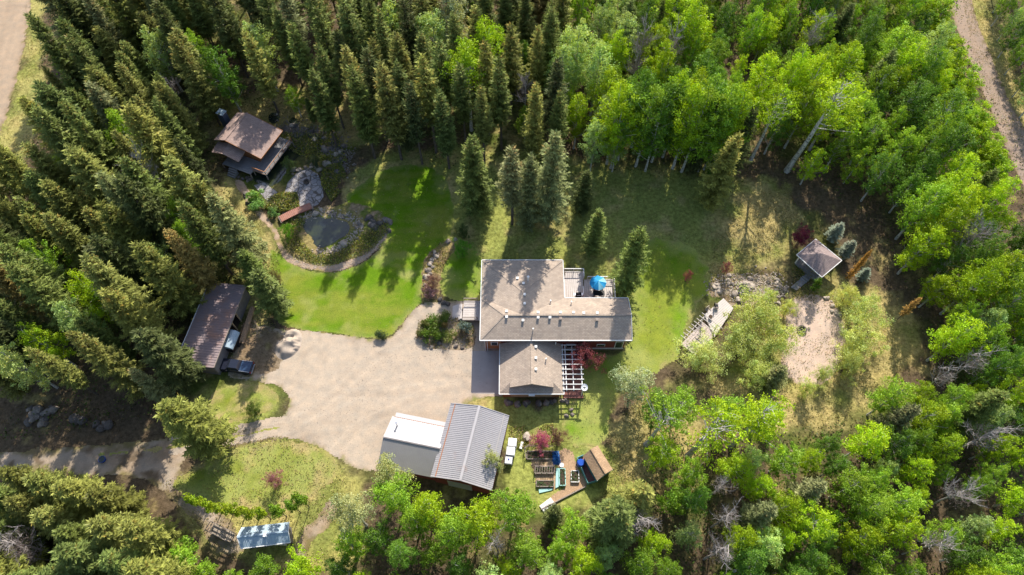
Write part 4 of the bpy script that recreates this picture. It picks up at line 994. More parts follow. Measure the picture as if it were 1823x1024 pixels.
# ------------------------------------------------------------------ kitchen garden
def garden():
    def tank(px, py, lab, s=1.2, h=1.15):
        x, y = P(px, py, h); c = thing('water_tank', lab, 'tank', (x, y, 0), math.radians(-6), 'white tanks beside the workshop')
        MB().box(0, 0, .12, s, s, h - .12).obj('tank_body', M_white, c, bevel=.08)
        MB().cyl(0, .1, h, .22 if s > 1.1 else .13, .06, 14).obj('lid', M_blueink if s < 1.1 else M_white, c)
        MB().box(0, 0, 0, s, s, .1).obj('pallet', M_woodgrey, c)
        m = MB()
        for z in (.35, .65, .95):
            for dx, dy, rz in ((s / 2 + .02, 0, 0), (-s / 2 - .02, 0, 0)): m.box(dx, dy, z, .03, s + .05, .03)
            for dy in (s / 2 + .02, -s / 2 - .02): m.box(0, dy, z, s + .05, .03, .03)
        m.obj('cage', M_silver, c)
    tank(912, 787, 'white plastic tank beside the workshop, topmost of the three'); tank(909, 803, 'white plastic tank beside the workshop, middle of the three')
    tank(905.5, 819, 'smaller white tank with blue lid beside the workshop, lowest of the three', 1.0, .95)
    def raised_bed(pts, lab, hgt=.35, wall=M_woodgrey, fill=M_soil, net=False):
        q = [P(a, b, hgt) for a, b in pts]; r0 = (*q[0], 0); t = thing('raised_bed', lab, 'garden bed', r0)
        for a, b in zip(q, q[1:] + q[:1]): MB().beam((*a, hgt / 2), (*b, hgt / 2), .1, hgt).obj('side_board', wall, t, r0)
        MB().slab([(*p, hgt - .08) for p in q][::-1], .05).obj('soil', fill, t, r0)
        m = MB()
        for _ in range(60):
            a, b = R.random(), R.random(); x = (q[0][0] * (1 - a) + q[1][0] * a) * (1 - b) + (q[3][0] * (1 - a) + q[2][0] * a) * b; y = (q[0][1] * (1 - a) + q[1][1] * a) * (1 - b) + (q[3][1] * (1 - a) + q[2][1] * a) * b
            s = R.uniform(.05, .16); m.box(x, y, hgt - .1, s, s * 1.3, s * .8, R.random() * 3)
        m.obj('seedlings', M_seedling, t, r0, kind='stuff')
        if net:
            m = MB()
            for k in range(9):
                f = k / 8; m.beam((q[0][0] * (1 - f) + q[1][0] * f, q[0][1] * (1 - f) + q[1][1] * f, .9), (q[3][0] * (1 - f) + q[2][0] * f, q[3][1] * (1 - f) + q[2][1] * f, .9), .04, .04)
            for f in q: m.box(*f, 0, .08, .08, .95)
            m.beam((*q[0], .93), (*q[1], .93), .05, .05); m.beam((*q[3], .93), (*q[2], .93), .05, .05)
            m.obj('trellis', M_woodgrey, t, r0)
    raised_bed([(938,803),(985,803),(985,817),(938,817)], 'dark planted bed below the pink blossom tree', .3)
    raised_bed([(953,831),(987,831),(986,843),(952,843)], 'slatted raised bed in the middle of the vegetable garden', .4, net=True)
    raised_bed([(955,855.5),(986,855.5),(986,866),(955,866)], 'dark soil raised bed at the lower edge of the vegetable garden', .4)
    raised_bed([(996,834),(1006,834),(1007,864),(996,864)], 'narrow upright raised bed with aqua edge near the blue tarp', .45, M_aqua)
    raised_bed([(1017,838),(1030,838),(1031,858),(1017,858)], 'small pale framed bed in front of the tan roofed shed', .4, M_trim)
    # aqua sheet lying below the beds
    q = [P3(959, 871, .15), P3(984, 869, .15), P3(983, 872.5, .15), P3(960, 878, .15)]
    tag(MB().slab(q[::-1], .1).obj('aqua_sheet', M_aqua), 'pale aqua corrugated sheet lying below the lowest garden bed', 'sheet')
    q = [P3(990, 834, .2), P3(995, 833, .2), P3(995.5, 866, .2), P3(989, 869, .2)]
    tag(MB().slab(q[::-1], .15).obj('aqua_board', M_aqua), 'long upright aqua board lying left of the narrow bed', 'board')
    q = [P3(928, 786, .3), P3(932, 787, .3), P3(929, 799.5, .3), P3(924.5, 798, .3)]
    tag(MB().slab(q[::-1], .3).obj('white_board', M_trim), 'white rectangular panel lying on grass right of the tanks', 'panel')
    # loose blue tarp
    x, y = P(990, 814, .4); n = 14; vs = []; fs = []
    for j in range(n):
        for i in range(n):
            a, b = (i / (n - 1) - .5) * 1.2, (j / (n - 1) - .5) * 2.0
            e = 1 - min(1, (abs(a) / .6) ** 3 + (abs(b) / 1.0) ** 3); vs.append((a + R.uniform(-.04, .04) - b * .15, b + R.uniform(-.04, .04), .04 + .5 * e * (.6 + .8 * R.random())))
    for j in range(n - 1):
        for i in range(n - 1): q = j * n + i; fs.append((q, q + 1, q + n + 1, q + n))
    o = MB().add(vs, fs).obj('blue_tarp', M_tarp); o.location = (x, y, 0); tag(o, 'crumpled dark blue tarp heaped between the garden beds', 'tarp')
    x, y = P(1000, 828, .5); c = thing('white_bucket', 'white round tub standing below the crumpled blue tarp', 'bucket', (x, y, 0)); MB().cyl(0, 0, 0, .25, .5, 14, .3).obj('tub', M_white, c); MB().cyl(0, 0, .5, .32, .04, 14).obj('lid', M_white, c)
    # tan roofed garden shed, its aqua enclosure and blue drum
    ze, zr = 2.2, 3.0
    a, b, c_, d = P3(1038, 811.5, ze), P3(1064, 793, ze), P3(1091, 836, ze), P3(1063, 856, ze)
    r1, r2 = ((a[0] + b[0]) / 2, (a[1] + b[1]) / 2, zr), ((c_[0] + d[0]) / 2, (c_[1] + d[1]) / 2, zr); r0 = (*d[:2], 0)
    t = thing('garden_shed', 'tan shingled garden shed with teal sides at the right end of the vegetable garden', 'shed', r0)
    MB().slab([a, d, r2, r1], .1).obj('roof_panel', M_shingle_tan, t, r0); MB().slab([c_, b, r1, r2], .1).obj('roof_panel', M_shingle_tan, t, r0)
    MB().beam((*r1[:2], zr + .03), (*r2[:2], zr + .03), .2, .05).obj('ridge_cap', M_shingle_tan, t, r0)
    cc = ((a[0] + c_[0]) / 2, (a[1] + c_[1]) / 2); k = .88; w4 = [(cc[0] + (p[0] - cc[0]) * k, cc[1] + (p[1] - cc[1]) * k) for p in (a, d, c_, b)]
    MB().walls(w4, 0, ze + .1).obj('wall', M_teal, t, r0)
    MB().beam((*d[:2], ze - .03), (*c_[:2], ze - .03), .06, .12).obj('fascia', M_aqua, t, r0)
    e = [P3(1027, 817, .25), P3(1038, 812, .25), P3(1064, 857, .25), P3(1046, 862, .25)]
    t = thing('enclosure', 'dark decked enclosure with teal boards against the left side of the tan shed', 'enclosure', (*e[0][:2], 0)); o0 = (*e[0][:2], 0)
    boards([p[:2] for p in e], .25, M_deckred, 'floor_boards', t, o0, th=.2, w=.3, ang=.5)
    for p, q in ((e[0], e[1]), (e[3], e[0]), (e[2], e[3])): MB().beam((*p[:2], .5), (*q[:2], .5), .08, 1.0).obj('side_board', M_teal, t, o0)
    x, y = P(1034, 824, .9); c = thing('blue_drum', 'bright blue round drum inside the teal enclosure', 'drum', (x, y, .25))
    MB().tube([(0, 0, 0), (0, 0, .2), (0, 0, .7), (0, 0, .9)], [.52, .56, .56, .5], 18).obj('drum_body', M_bluedrum, c, smooth=True); MB().cyl(0, 0, .9, .46, .03, 16).obj('lid', M_bluedrum, c)
    # timber edge of the chip path
    a, b = P3(963, 907, .15), P3(1043, 866, .15); o = MB().beam(a, b, .14, .25).obj('timber_edge', M_woodgrey); tag(o, 'long straight timber edge along the lower side of the chip path', 'edging')
    a, b = P3(962, 903, .15), P3(982, 888, .15)
    t = thing('plank_ramp', 'pale plank ramp at the lower left end of the chip path', 'ramp', (a[0], a[1], 0)); d = (Vector(b) - Vector(a)).normalized(); nn = Vector((d.y, -d.x, 0))
    for k in range(4): s = nn * (k * .28 - .1); MB().beam(Vector(a) + s, Vector(b) + s, .24, .08).obj('plank', M_trim, t, (a[0], a[1], 0))
    # wire fence round the upper beds
    pts = [P(936, 818, 0), P(934, 800, 0), P(940, 796, 0), P(984, 797, 0)]
    t = thing('garden_fence', 'low rail fence around the top left corner of the garden beds', 'fence', (*pts[0], 0)); o0 = (*pts[0], 0)
    for a, b in zip(pts[:-1], pts[1:]):
        L = math.dist(a, b); n = max(1, int(L / 1.2))
        for k in range(n): MB().box(a[0] + (b[0] - a[0]) * k / n, a[1] + (b[1] - a[1]) * k / n, 0, .08, .08, 1.1).obj('post', M_woodgrey, t, o0)
        for z in (.55, 1.05): MB().beam((*a, z), (*b, z), .05, .08).obj('rail', M_woodgrey, t, o0)
    x, y = P(182, 818, .3); c = thing('blue_tub', 'small blue tub left on the shaded wheel track', 'tub', (x, y, 0), .5)
    MB().cyl(0, 0, 0, .42, .45, 16, .5).obj('tub_body', M_bluedrum, c); MB().cyl(0, 0, .46, .45, .02, 16).obj('water_surface', M_water, c)
M_seedling = plain('seedlings', (0.06, 0.09, 0.03), .9, var=.5, scale=6)
M_blueink = plain('blue_lid', (0.05, 0.07, 0.3), .5, var=.1)
garden()

# heap of sand on the driveway
def heap():
    cx, cy = P(514, 613, 0); n = 44; vs = []; fs = []
    for j in range(n):
        for i in range(n):
            a, b = (i / (n - 1) - .5) * 7, (j / (n - 1) - .5) * 8.2
            r = math.hypot(a / 2.7, (b - a * .25) / 3.4); h = max(0, 1 - r) ** .8 * 1.25
            h *= 1 if not (a > -.9 and b > .2 and a < .8 and b < 2.0) else .55
            h += (vnoise(np.array([a]), np.array([b]), 1.3, 3)[0] - .5) * .9 * min(1, h * 3)
            if a > 1.2 and h > .1 and -2 < b < 1: h += .07 * math.sin(b * 9)
            vs.append((a, b, h - .02))
    for j in range(n - 1):
        for i in range(n - 1): q = j * n + i; fs.append((q, q + 1, q + n + 1, q + n))
    o = MB().add(vs, fs).obj('sand_heap', M_sand, smooth=True); o.location = (cx, cy, .012); o.scale = (.75, .75, .9); tag(o, 'pale heap of sand and gravel at the left edge of the driveway', 'sand heap')
heap()

# ------------------------------------------------------------------ boulders
import re
NTH = ['leftmost'] + ['%s from left' % w_ for w_ in 'second third fourth fifth sixth seventh eighth ninth tenth eleventh twelfth'.split()]
NTH += ['%s from left' % w_ for w_ in 'thirteenth fourteenth fifteenth sixteenth seventeenth eighteenth nineteenth twentieth twenty-first twenty-second'.split()]
def rock_mesh(seed, mat):
    import bmesh
    bm = bmesh.new(); bmesh.ops.create_icosphere(bm, subdivisions=2, radius=1); rs = random.Random(seed)
    from mathutils import noise as mn
    for v in bm.verts:
        n = mn.noise(v.co * 1.3 + Vector((seed, 0, 0))); v.co *= 1 + .35 * n; v.co.z *= .62
        v.co.x += .12 * mn.noise(v.co * 3 + Vector((0, seed, 0)))
    for k in range(5):
        d = Vector((rs.uniform(-1, 1), rs.uniform(-1, 1), rs.uniform(-.2, 1))).normalized(); c = rs.uniform(.62, .85)
        for v in bm.verts:
            e = v.co.dot(d)
            if e > c: v.co -= d * (e - c) * .9
    me = bpy.data.meshes.new('boulder'); bm.to_mesh(me); bm.free(); me.materials.append(mat); return me
ROCK = {k: [rock_mesh(i + 10 * j, m) for i in range(4)] for j, (k, m) in enumerate((('p', M_rockpale), ('m', M_rock), ('d', M_rockdark)))}
BLD = []
def boulder(px, py, s, kind, label, group):
    x, y = P(px, py, 0); o = bpy.data.objects.new('boulder', R.choice(ROCK[kind])); C.objects.link(o)
    o.location = (x, y, s * .3); o.scale = (s * R.uniform(.85, 1.3), s * R.uniform(.8, 1.1), s * R.uniform(.8, 1.2)); o.rotation_euler = (R.uniform(-.3, .3), R.uniform(-.3, .3), R.uniform(0, 6.28))
    tag(o, label, 'boulder', group); BLD.append((o, {'p': 'pale', 'm': 'brownish grey', 'd': 'dark'}[kind], s, px, label))
def pebbles(name, spots, mat, smin=.08, smax=.22):
    """small loose stones, one mass"""
    m = MB()
    for x, y in spots:
        s = R.uniform(smin, smax); a = R.random() * 6.28; vs = []
        for k in range(5): t = a + k * 1.257; vs.append((x + math.cos(t) * s * R.uniform(.7, 1.2), y + math.sin(t) * s * R.uniform(.7, 1.2), 0))
        for k in range(5): t = a + k * 1.257; vs.append((x + math.cos(t) * s * .6, y + math.sin(t) * s * .6, s * R.uniform(.5, .9)))
        m.add(vs, [(5, 6, 7, 8, 9)] + [(k, (k + 1) % 5, 5 + (k + 1) % 5, 5 + k) for k in range(5)])
    o = m.obj(name, mat); o['kind'] = 'stuff'; return o
def along(pts, n, jit):
    ps = []; segs = list(zip(pts[:-1], pts[1:])); Ls = [math.dist(a, b) for a, b in segs]; T = sum(Ls)
    for _ in range(n):
        t = R.random() * T; i = 0
        while t > Ls[i] and i < len(Ls) - 1: t -= Ls[i]; i += 1
        a, b = segs[i]; f = t / Ls[i]; ps.append((a[0] + (b[0] - a[0]) * f + R.gauss(0, jit), a[1] + (b[1] - a[1]) * f + R.gauss(0, jit)))
    return ps
POND_EDGE = [(535,392),(548,383),(580,378),(605,383),(628,388),(642,402),(634,420),(615,434),(596,446),(575,452),(560,448)]
for a, b in along(POND_EDGE, 26, 3.2): boulder(a, b, R.uniform(.2, .42), R.choice('pmm'), 'rounded stone among those edging the pond', 'stones round the pond')
boulder(612, 436, .75, 'p', 'largest pale boulder at the lower right edge of the pond', 'stones round the pond')
boulder(562, 381, .7, 'p', 'pale blue grey boulder at the top edge of the pond below the bridge', 'stones round the pond')
for a, b in along([(655,385),(665,400),(690,410),(700,400)], 12, 6): boulder(a, b, R.uniform(.35, .7), R.choice('mmd'), 'grey stone of the dark rockery right of the pond', 'rockery right of the pond')
for a, b in along([(500,232),(520,245),(545,240),(575,250),(600,255),(610,285),(590,300)], 60, 8): boulder(a, b, R.uniform(.3, .75), R.choice('dmdp'), 'jagged rock of the shaded waterfall rockery right of the cabin', 'waterfall rockery by the cabin')
for a, b in along([(520,312),(535,300),(560,296),(575,305)], 16, 3): boulder(a, b, R.uniform(.3, .6), R.choice('pm'), 'rock along the upper edge of the flagstone patio', 'rocks round the flagstone patio')
for a, b in along([(500,345),(520,360),(515,370)], 10, 5): boulder(a, b, R.uniform(.25, .5), R.choice('dm'), 'small rock in planting left of the flagstone patio', 'rocks round the flagstone patio')
for a, b in along([(430,345),(445,360),(455,372)], 8, 3): boulder(a, b, R.uniform(.3, .6), R.choice('dm'), 'rock beside the bend of the pond path', 'rocks beside the pond path')
for a, b in along([(418,305),(430,315),(440,320),(447,312)], 9, 3): boulder(a, b, R.uniform(.3, .5), R.choice('dm'), 'stepping rock below the cabin stairs', 'rocks below the cabin steps')
for a, b in along([(60,735),(75,745),(90,735),(50,750)], 26, 9): boulder(a, b, R.uniform(.3, .7), R.choice('md'), 'big boulder in the dark pile left of the wheel track', 'boulder pile in the woods at left')
for a, b in along([(130,752),(170,758),(215,755)], 6, 4): boulder(a, b, R.uniform(.5, .9), R.choice('dm'), 'boulder in the shaded line above the wheel track', 'boulders above the wheel track')
for a, b in along([(756,510),(760,490),(768,465),(790,443),(806,432)], 22, 4): boulder(a, b, R.uniform(.25, .55), R.choice('pm'), 'stone in the curved border between lawn and house', 'stones of the curved border')
for a, b in ((784,534),(790,540),(797,542)): boulder(a, b, .5, 'd', 'dark round stone in the row ending at the entry deck', 'dark stones by the entry path')
for a, b in ((758,597),(781,600),(768,618),(783,612),(812,616),(823,620)): boulder(a, b, R.uniform(.3, .5), R.choice('dm'), 'grey stone in the planting bed beside the house driveway', 'stones in the front planting bed')
for a, b in along([(1268,512),(1290,500),(1312,505),(1335,500),(1318,535),(1300,520)], 46, 6): boulder(a, b, R.uniform(.22, .55), R.choice('ppm'), 'pale stone of the rock garden above the timber deck', 'rock garden stones')
for a, b in along([(1370,498),(1385,510),(1380,535),(1395,505)], 14, 5): boulder(a, b, R.uniform(.25, .5), R.choice('pmd'), 'stone between the rock garden and the gazebo walk', 'stones by the gazebo walk')
for a, b in along([(1476,530),(1484,548),(1490,560)], 10, 3): boulder(a, b, R.uniform(.2, .45), 'p', 'pale stone at the upper right edge of the paved terrace', 'stones edging the terrace')
for a, b in along([(897,716),(925,719),(950,719),(990,717)], 18, 1.5): boulder(a, b, R.uniform(.35, .55), R.choice('md'), 'retaining boulder along the lower garage wall', 'boulders below the garage')
for a, b in ((940,780),(937,777)): boulder(a, b, .6, 'p', 'pale stone above the white panel near the tanks', 'stones near the tanks')
for a, b in along([(1004,712),(1010,735),(1012,740)], 6, 4): boulder(a, b, .35, 'm', 'stone beside the pergola shadow', 'stones below the pergola')
pebbles('pond_pebbles', [P(*p) for p in along(POND_EDGE, 500, 4.5)], M_rockpale)
pebbles('rockery_rubble', [P(*p) for p in along([(500,232),(520,245),(545,240),(575,250),(600,258),(612,285),(590,305)], 1400, 11)], M_rock)
pebbles('rock_garden_rubble', [P(*p) for p in along([(1266,512),(1290,500),(1312,505),(1345,500),(1385,500),(1390,520),(1300,530)], 1000, 8)], M_rockpale)
pebbles('path_pebbles', [P(*p) for p in along([(508,455),(545,474),(600,478),(645,460),(670,438),(690,412)], 700, 3)], M_rockpale, .05, .12)
pebbles('driveway_stones', [P(*p) for p in along([(400,785),(500,760),(600,700),(760,650),(840,650),(700,600),(620,800)], 1600, 30)], M_rock, .03, .07)

def name_boulders():
    """words that tell the stones of one group apart: size, tone, then order from the left"""
    cells = {}
    for o, tone, s, px, lab in BLD: cells.setdefault((lab, 'small' if s < .4 else 'medium' if s < .55 else 'large', tone), []).append((px, o))
    for (lab, size, tone), it in cells.items():
        it.sort(key=lambda q: q[0]); k = lab.split(' ', 1)
        core = re.sub(r'^(largest pale|pale blue grey|rounded|jagged|grey|pale|dark round|dark|big|small|retaining|stepping)\s+', '', lab)
        for i, (px, o) in enumerate(it):
            o['label'] = ('%s, %s %s one' % (core, size, tone)) if len(it) == 1 else '%s %s %s %s' % (NTH[min(i, len(NTH) - 1)], size, tone, core)
            if lab.startswith(('largest', 'pale blue')): o['label'] = lab
name_boulders()
# ------------------------------------------------------------------ trees: leaf clouds made once, then copied
def kites(c, u, v, tone):
    """leaf-shaped quads: c centre, u half length, v half width (arrays n x 3)"""
    V = np.stack([c - u, c + v, c + u, c - v], 1).reshape(-1, 3)
    n = len(c); Fq = np.arange(4 * n).reshape(n, 4); return V, Fq, np.repeat(tone, 4, axis=0)
def unit(a): return a / (np.linalg.norm(a, axis=-1, keepdims=True) + 1e-9)
def rnd_unit(n, rs): return unit(rs.normal(size=(n, 3)))
def spruce_crown(seed, h=20., rad=2.6, base=.08, dens=1.0, brown=.1):
    rs = np.random.RandomState(seed); c, u, v, tn = [], [], [], []
    z = h * base; side_bias = rs.rand() * 6.28
    while z < h * .985:
        f = z / h; prof = rad * (1 - f) ** .68 * min(1, .5 + (f - base) * 3.5) * rs.uniform(.82, 1.12)
        nb = max(4, int(rs.randint(6, 9) * dens)) if f < .9 else 5
        a0 = rs.rand() * 6.28
        for b in range(nb):
            a = a0 + b * 2 * math.pi / nb + rs.normal() * .3
            if rs.rand() < .1: continue
            r = prof * rs.choice([rs.uniform(.45, .8), rs.uniform(.8, 1.28)], p=[.3, .7]) * (1 + .12 * math.cos(a - side_bias)) + .15
            dirx = np.array((math.cos(a), math.sin(a), 0)); side = np.array((-math.sin(a), math.cos(a), 0))
            slope = -.5 + 1.2 * f + rs.normal() * .14; n = max(2, int(r / .155)); zb = z + rs.normal() * .18; bt = rs.uniform(.78, 1.25)
            for k in range(n):
                s = (k + .6) / n; d = s * r; p = dirx * d + side * .12 * rs.normal() * s + np.array((0, 0, zb + slope * d + .22 * s * s * r))
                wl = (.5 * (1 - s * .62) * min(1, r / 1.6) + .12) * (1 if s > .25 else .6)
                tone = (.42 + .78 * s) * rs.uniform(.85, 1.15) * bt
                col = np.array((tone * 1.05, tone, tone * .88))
                if f > .7 and rs.rand() < brown: col = np.array((1.3, .85, .7)) * tone
                for sg in (-1, 1):
                    tw = unit(side * sg + dirx * rs.uniform(.5, 1.1) + np.array((0, 0, -.3 + rs.normal() * .22))); wv = unit(np.cross(tw, np.array((0, 0, 1)) + rs.normal(size=3) * .4))
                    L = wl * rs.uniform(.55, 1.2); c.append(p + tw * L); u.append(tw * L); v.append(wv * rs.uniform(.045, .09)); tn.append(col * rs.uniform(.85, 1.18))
                if rs.rand() < .55:
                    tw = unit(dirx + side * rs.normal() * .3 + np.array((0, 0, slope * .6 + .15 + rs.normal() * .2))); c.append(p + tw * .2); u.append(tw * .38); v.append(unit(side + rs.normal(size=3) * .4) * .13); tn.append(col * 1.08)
        z += max(.24, .52 * (1 - f * .55)) / dens * rs.uniform(.8, 1.2)
    c.append(np.array((0, 0, h - .25))); u.append(np.array((0, 0, .4))); v.append(np.array((.1, 0, 0))); tn.append(np.ones(3))
    return kites(np.array(c), np.array(u), np.array(v), np.array(tn))
def broad_crown(seed, h=15., rx=3.2, z0=.4, nclump=46, leaves=115, ls=.17, spread=.95, vert=1.0, open_=0.0, droop=0.0):
    rs = np.random.RandomState(seed); zc = h * (z0 + 1) / 2; rz = h * (1 - z0) / 2
    cl = []
    while len(cl) < nclump:
        p = rs.uniform(-1, 1, 3); q = np.linalg.norm(p)
        if q > 1 or q < .35: continue
        lob = 1 + .3 * math.sin(3 * math.atan2(p[1], p[0]) + seed) + .2 * rs.normal()
        tp = 1 - .25 * max(0, p[2])
        cl.append((p[0] * rx * lob * tp, p[1] * rx * lob * tp, zc + p[2] * rz, q))
    C_, U_, V_, T_ = [], [], [], []
    for x, y, z, q in cl:
        r = spread * rs.uniform(.45, 1.45); n = int(leaves * rs.uniform(.6, 1.3) * (1 - open_ * rs.rand()))
        d = rnd_unit(n, rs); rad = r * rs.rand(n, 1) ** .45
        pos = np.array((x, y, z)) + d * rad * np.array((1, 1, .62 * vert))
        pos[:, 2] -= droop * np.abs(rs.normal(size=n)) * .6
        nrm = unit(d * .6 + rs.normal(size=(n, 3)) * .7 + np.array((0, 0, .45)))
        a = unit(np.cross(nrm, rs.normal(size=(n, 3)))); b = np.cross(nrm, a); s = ls * rs.uniform(.7, 1.35, (n, 1))
        C_.append(pos); U_.append(a * s); V_.append(b * s * .62)
        t = rs.uniform(.82, 1.2) * rs.uniform(.82, 1.18, n); g = rs.uniform(-.08, .1)
        T_.append(np.stack([t * (1 + g), t, t * (1 - g)], 1))
    V, Fq, T = kites(np.concatenate(C_), np.concatenate(U_), np.concatenate(V_), np.concatenate(T_))
    return V, Fq, T, cl
def limbs(cl, h, r0, seed, fork=.45, nl=26, lean=.3, mat=None, name='trunk', stems=1, tip=.93):
    rs = random.Random(seed); m = MB()
    sp = []
    for s_ in range(stems):
        off = (rs.uniform(-.3, .3), rs.uniform(-.3, .3)) if stems > 1 else (0, 0); ex = (rs.uniform(-1, 1) * lean * (4 if stems > 1 else 1), rs.uniform(-1, 1) * lean * (4 if stems > 1 else 1))
        ps = []; hh = h * tip * (rs.uniform(.6, .9) if stems > 1 else 1)
        for k in range(8):
            t = k / 7; ps.append((off[0] + ex[0] * t * t + rs.uniform(-.05, .05), off[1] + ex[1] * t * t + rs.uniform(-.05, .05), hh * t))
        m.tube(ps, [r0 * (1 - .85 * (k / 7)) + (.25 * r0 if k == 0 else 0) for k in range(8)], 6); sp.append(ps)
    for x, y, z, q in sorted(cl, key=lambda c: rs.random())[:nl]:
        ps = rs.choice(sp); d = math.hypot(x, y); zs = max(h * .15, z - d * rs.uniform(.7, 1.3) - .4)
        i = min(6, int(zs / (ps[-1][2] + 1e-6) * 7)); f = min(1, max(0, zs / ps[-1][2] * 7 - i)); a, b = Vector(ps[i]), Vector(ps[i + 1]); p = a.lerp(b, f)
        e = Vector((x, y, z)); md = p.lerp(e, .5) + Vector((rs.uniform(-.2, .2), rs.uniform(-.2, .2), rs.uniform(-.1, .35))); r = r0 * .32 * (1 - .5 * zs / h)
        m.tube([p, md, e], [r, r * .6, r * .2], 4, False)
    return m
def dead_mesh(seed, h=13, r0=.2):
    rs = random.Random(seed); m = MB(); ps = [(0, 0, 0)]
    for k in range(1, 8): ps.append((ps[-1][0] + rs.uniform(-.12, .12), ps[-1][1] + rs.uniform(-.12, .12), h * k / 7))
    m.tube(ps, [r0 * (1 - .8 * k / 7) for k in range(8)], 6)
    def branch(p, d, L, r, lv):
        q = [p]; n = 4
        for k in range(n): d = (d + Vector((rs.uniform(-.35, .35), rs.uniform(-.35, .35), rs.uniform(-.1, .3)))).normalized(); q.append(q[-1] + d * L / n)
        m.tube(q, [r * (1 - .8 * k / n) for k in range(n + 1)], 4, False)
        if lv < 2:
            for k in range(1, n + 1):
                for _ in range(2 if lv == 0 else 1): branch(q[k], (d + Vector((rs.uniform(-1, 1), rs.uniform(-1, 1), rs.uniform(-.4, .6)))).normalized(), L * .45, r * .45, lv + 1)
    for k in range(15):
        z = h * rs.uniform(.45, .98); i = min(6, int(z / h * 7)); p = Vector(ps[i]).lerp(Vector(ps[i + 1]), z / h * 7 - i); a = rs.random() * 6.28
        branch(p, Vector((math.cos(a), math.sin(a), rs.uniform(.2, .9))).normalized(), rs.uniform(1.4, 2.9), r0 * .35, 0)
    return m
def snag_twigs(seed, h, rad, z0):
    """fine bare twigs of a leafless crown"""
    rs = np.random.RandomState(seed); n = 900; d = rnd_unit(n, rs); d[:, 2] = np.abs(d[:, 2]) * .7; c = d * rad * rs.rand(n, 1) ** .5; c[:, 2] = h * z0 + (c[:, 2] / rad + .3) * h * (1 - z0) * .8
    u = unit(c - np.array((0, 0, h * .5)) + rs.normal(size=(n, 3))) * .28; v = unit(np.cross(u, rs.normal(size=(n, 3)))) * .016
    return kites(c, u, v, np.ones((n, 3)))

PROTO = {}
def leafmesh(key, V, Fq, T, mat): return mesh_np('crown', V, Fq, mat, T)
def trunkmesh(m, mat):
    me = bpy.data.meshes.new('trunk'); me.from_pydata(m.v, [], m.f); me.materials.append(mat); me.update(); return me
SPR = []
for i, (h, rad, base, dens, br) in enumerate(((20, 3.3, .07, 1.0, .08), (22, 3.1, .10, 1.0, .12), (19, 3.5, .05, 1.05, .05), (21, 2.7, .32, .95, .12), (20, 2.9, .26, .95, .1), (18, 3.3, .06, 1.1, .04), (23, 3.4, .14, 1.0, .14), (20, 2.8, .38, .9, .1), (22, 3.6, .10, .9, .1))):
    V, Fq, T = spruce_crown(100 + i, h, rad, base, dens, br)
    m = MB(); m.tube([(0, 0, 0), (0, 0, h * .3), (.05, .03, h * .7), (0, 0, h * .97)], [.24, .19, .1, .02], 7)
    rs = random.Random(i)
    for k in range(30):
        z = h * rs.uniform(.06, max(base + .1, .3)); a = rs.random() * 6.28; L = rs.uniform(.5, 1.6); m.tube([(0, 0, z), (math.cos(a) * L, math.sin(a) * L, z - .25 * L)], [.025, .008], 3, False)
    SPR.append((h, leafmesh('s', V, Fq, T, M_needle), trunkmesh(m, M_bark_dark)))
def mk_broad(lst, n, seed, bark, **k):
    for i in range(n):
        kk = dict(k); h = kk.pop('h') * random.Random(seed + i).uniform(.92, 1.08); r0 = kk.pop('r0', .17); nl = kk.pop('nl', 26); stems = kk.pop('stems', 1); lean = kk.pop('lean', .3); tip = kk.pop('tip', .93)
        V, Fq, T, cl = broad_crown(seed + i, h=h, **kk)
        lst.append((h, leafmesh('b', V, Fq, T, M_leaf), trunkmesh(limbs(cl, h, r0, seed + i, nl=nl, stems=stems, lean=lean, tip=tip), bark)))
ASP, ASPT, WIL, SHR, COL, YOU = [], [], [], [], [], []
mk_broad(ASP, 8, 300, M_bark_pale, h=15, rx=2.65, z0=.2, nclump=165, leaves=78, ls=.108, spread=.62, vert=1.5, open_=.6, nl=46, r0=.19)
mk_broad(ASPT, 4, 350, M_bark_pale, h=18, rx=3.0, z0=.52, nclump=105, leaves=70, ls=.12, spread=.72, vert=1.3, open_=.4, r0=.22, nl=34)
ASPS = []
mk_broad(ASPS, 4, 370, M_bark_pale, h=18, rx=2.7, z0=.62, nclump=46, leaves=60, ls=.12, spread=.7, vert=1.0, open_=.4, r0=.3, nl=40, lean=.6)
mk_broad(WIL, 5, 400, M_bark_dark, h=7, rx=3.2, z0=.16, nclump=95, leaves=110, ls=.085, spread=.8, open_=.3, stems=7, r0=.09, nl=30, droop=.5)
mk_broad(YOU, 4, 450, M_bark_pale, h=8, rx=1.9, z0=.1, nclump=70, leaves=70, ls=.105, spread=.55, open_=.4, r0=.08, nl=16)
mk_broad(SHR, 5, 500, M_bark_dark, h=1.6, rx=1.0, z0=.0, nclump=16, leaves=95, ls=.09, spread=.5, stems=4, r0=.03, nl=8)
mk_broad(COL, 3, 550, M_bark_dark, h=7, rx=.62, z0=.3, nclump=30, leaves=70, ls=.10, spread=.4, r0=.07, nl=10)
DEAD = []
for i in range(4):
    m = dead_mesh(700 + i, 13 + i); V, Fq, T = snag_twigs(720 + i, 13 + i, 2.2, .55)
    DEAD.append((13 + i, leafmesh('t', V, Fq, T, M_deadtwig), trunkmesh(m, M_dead)))

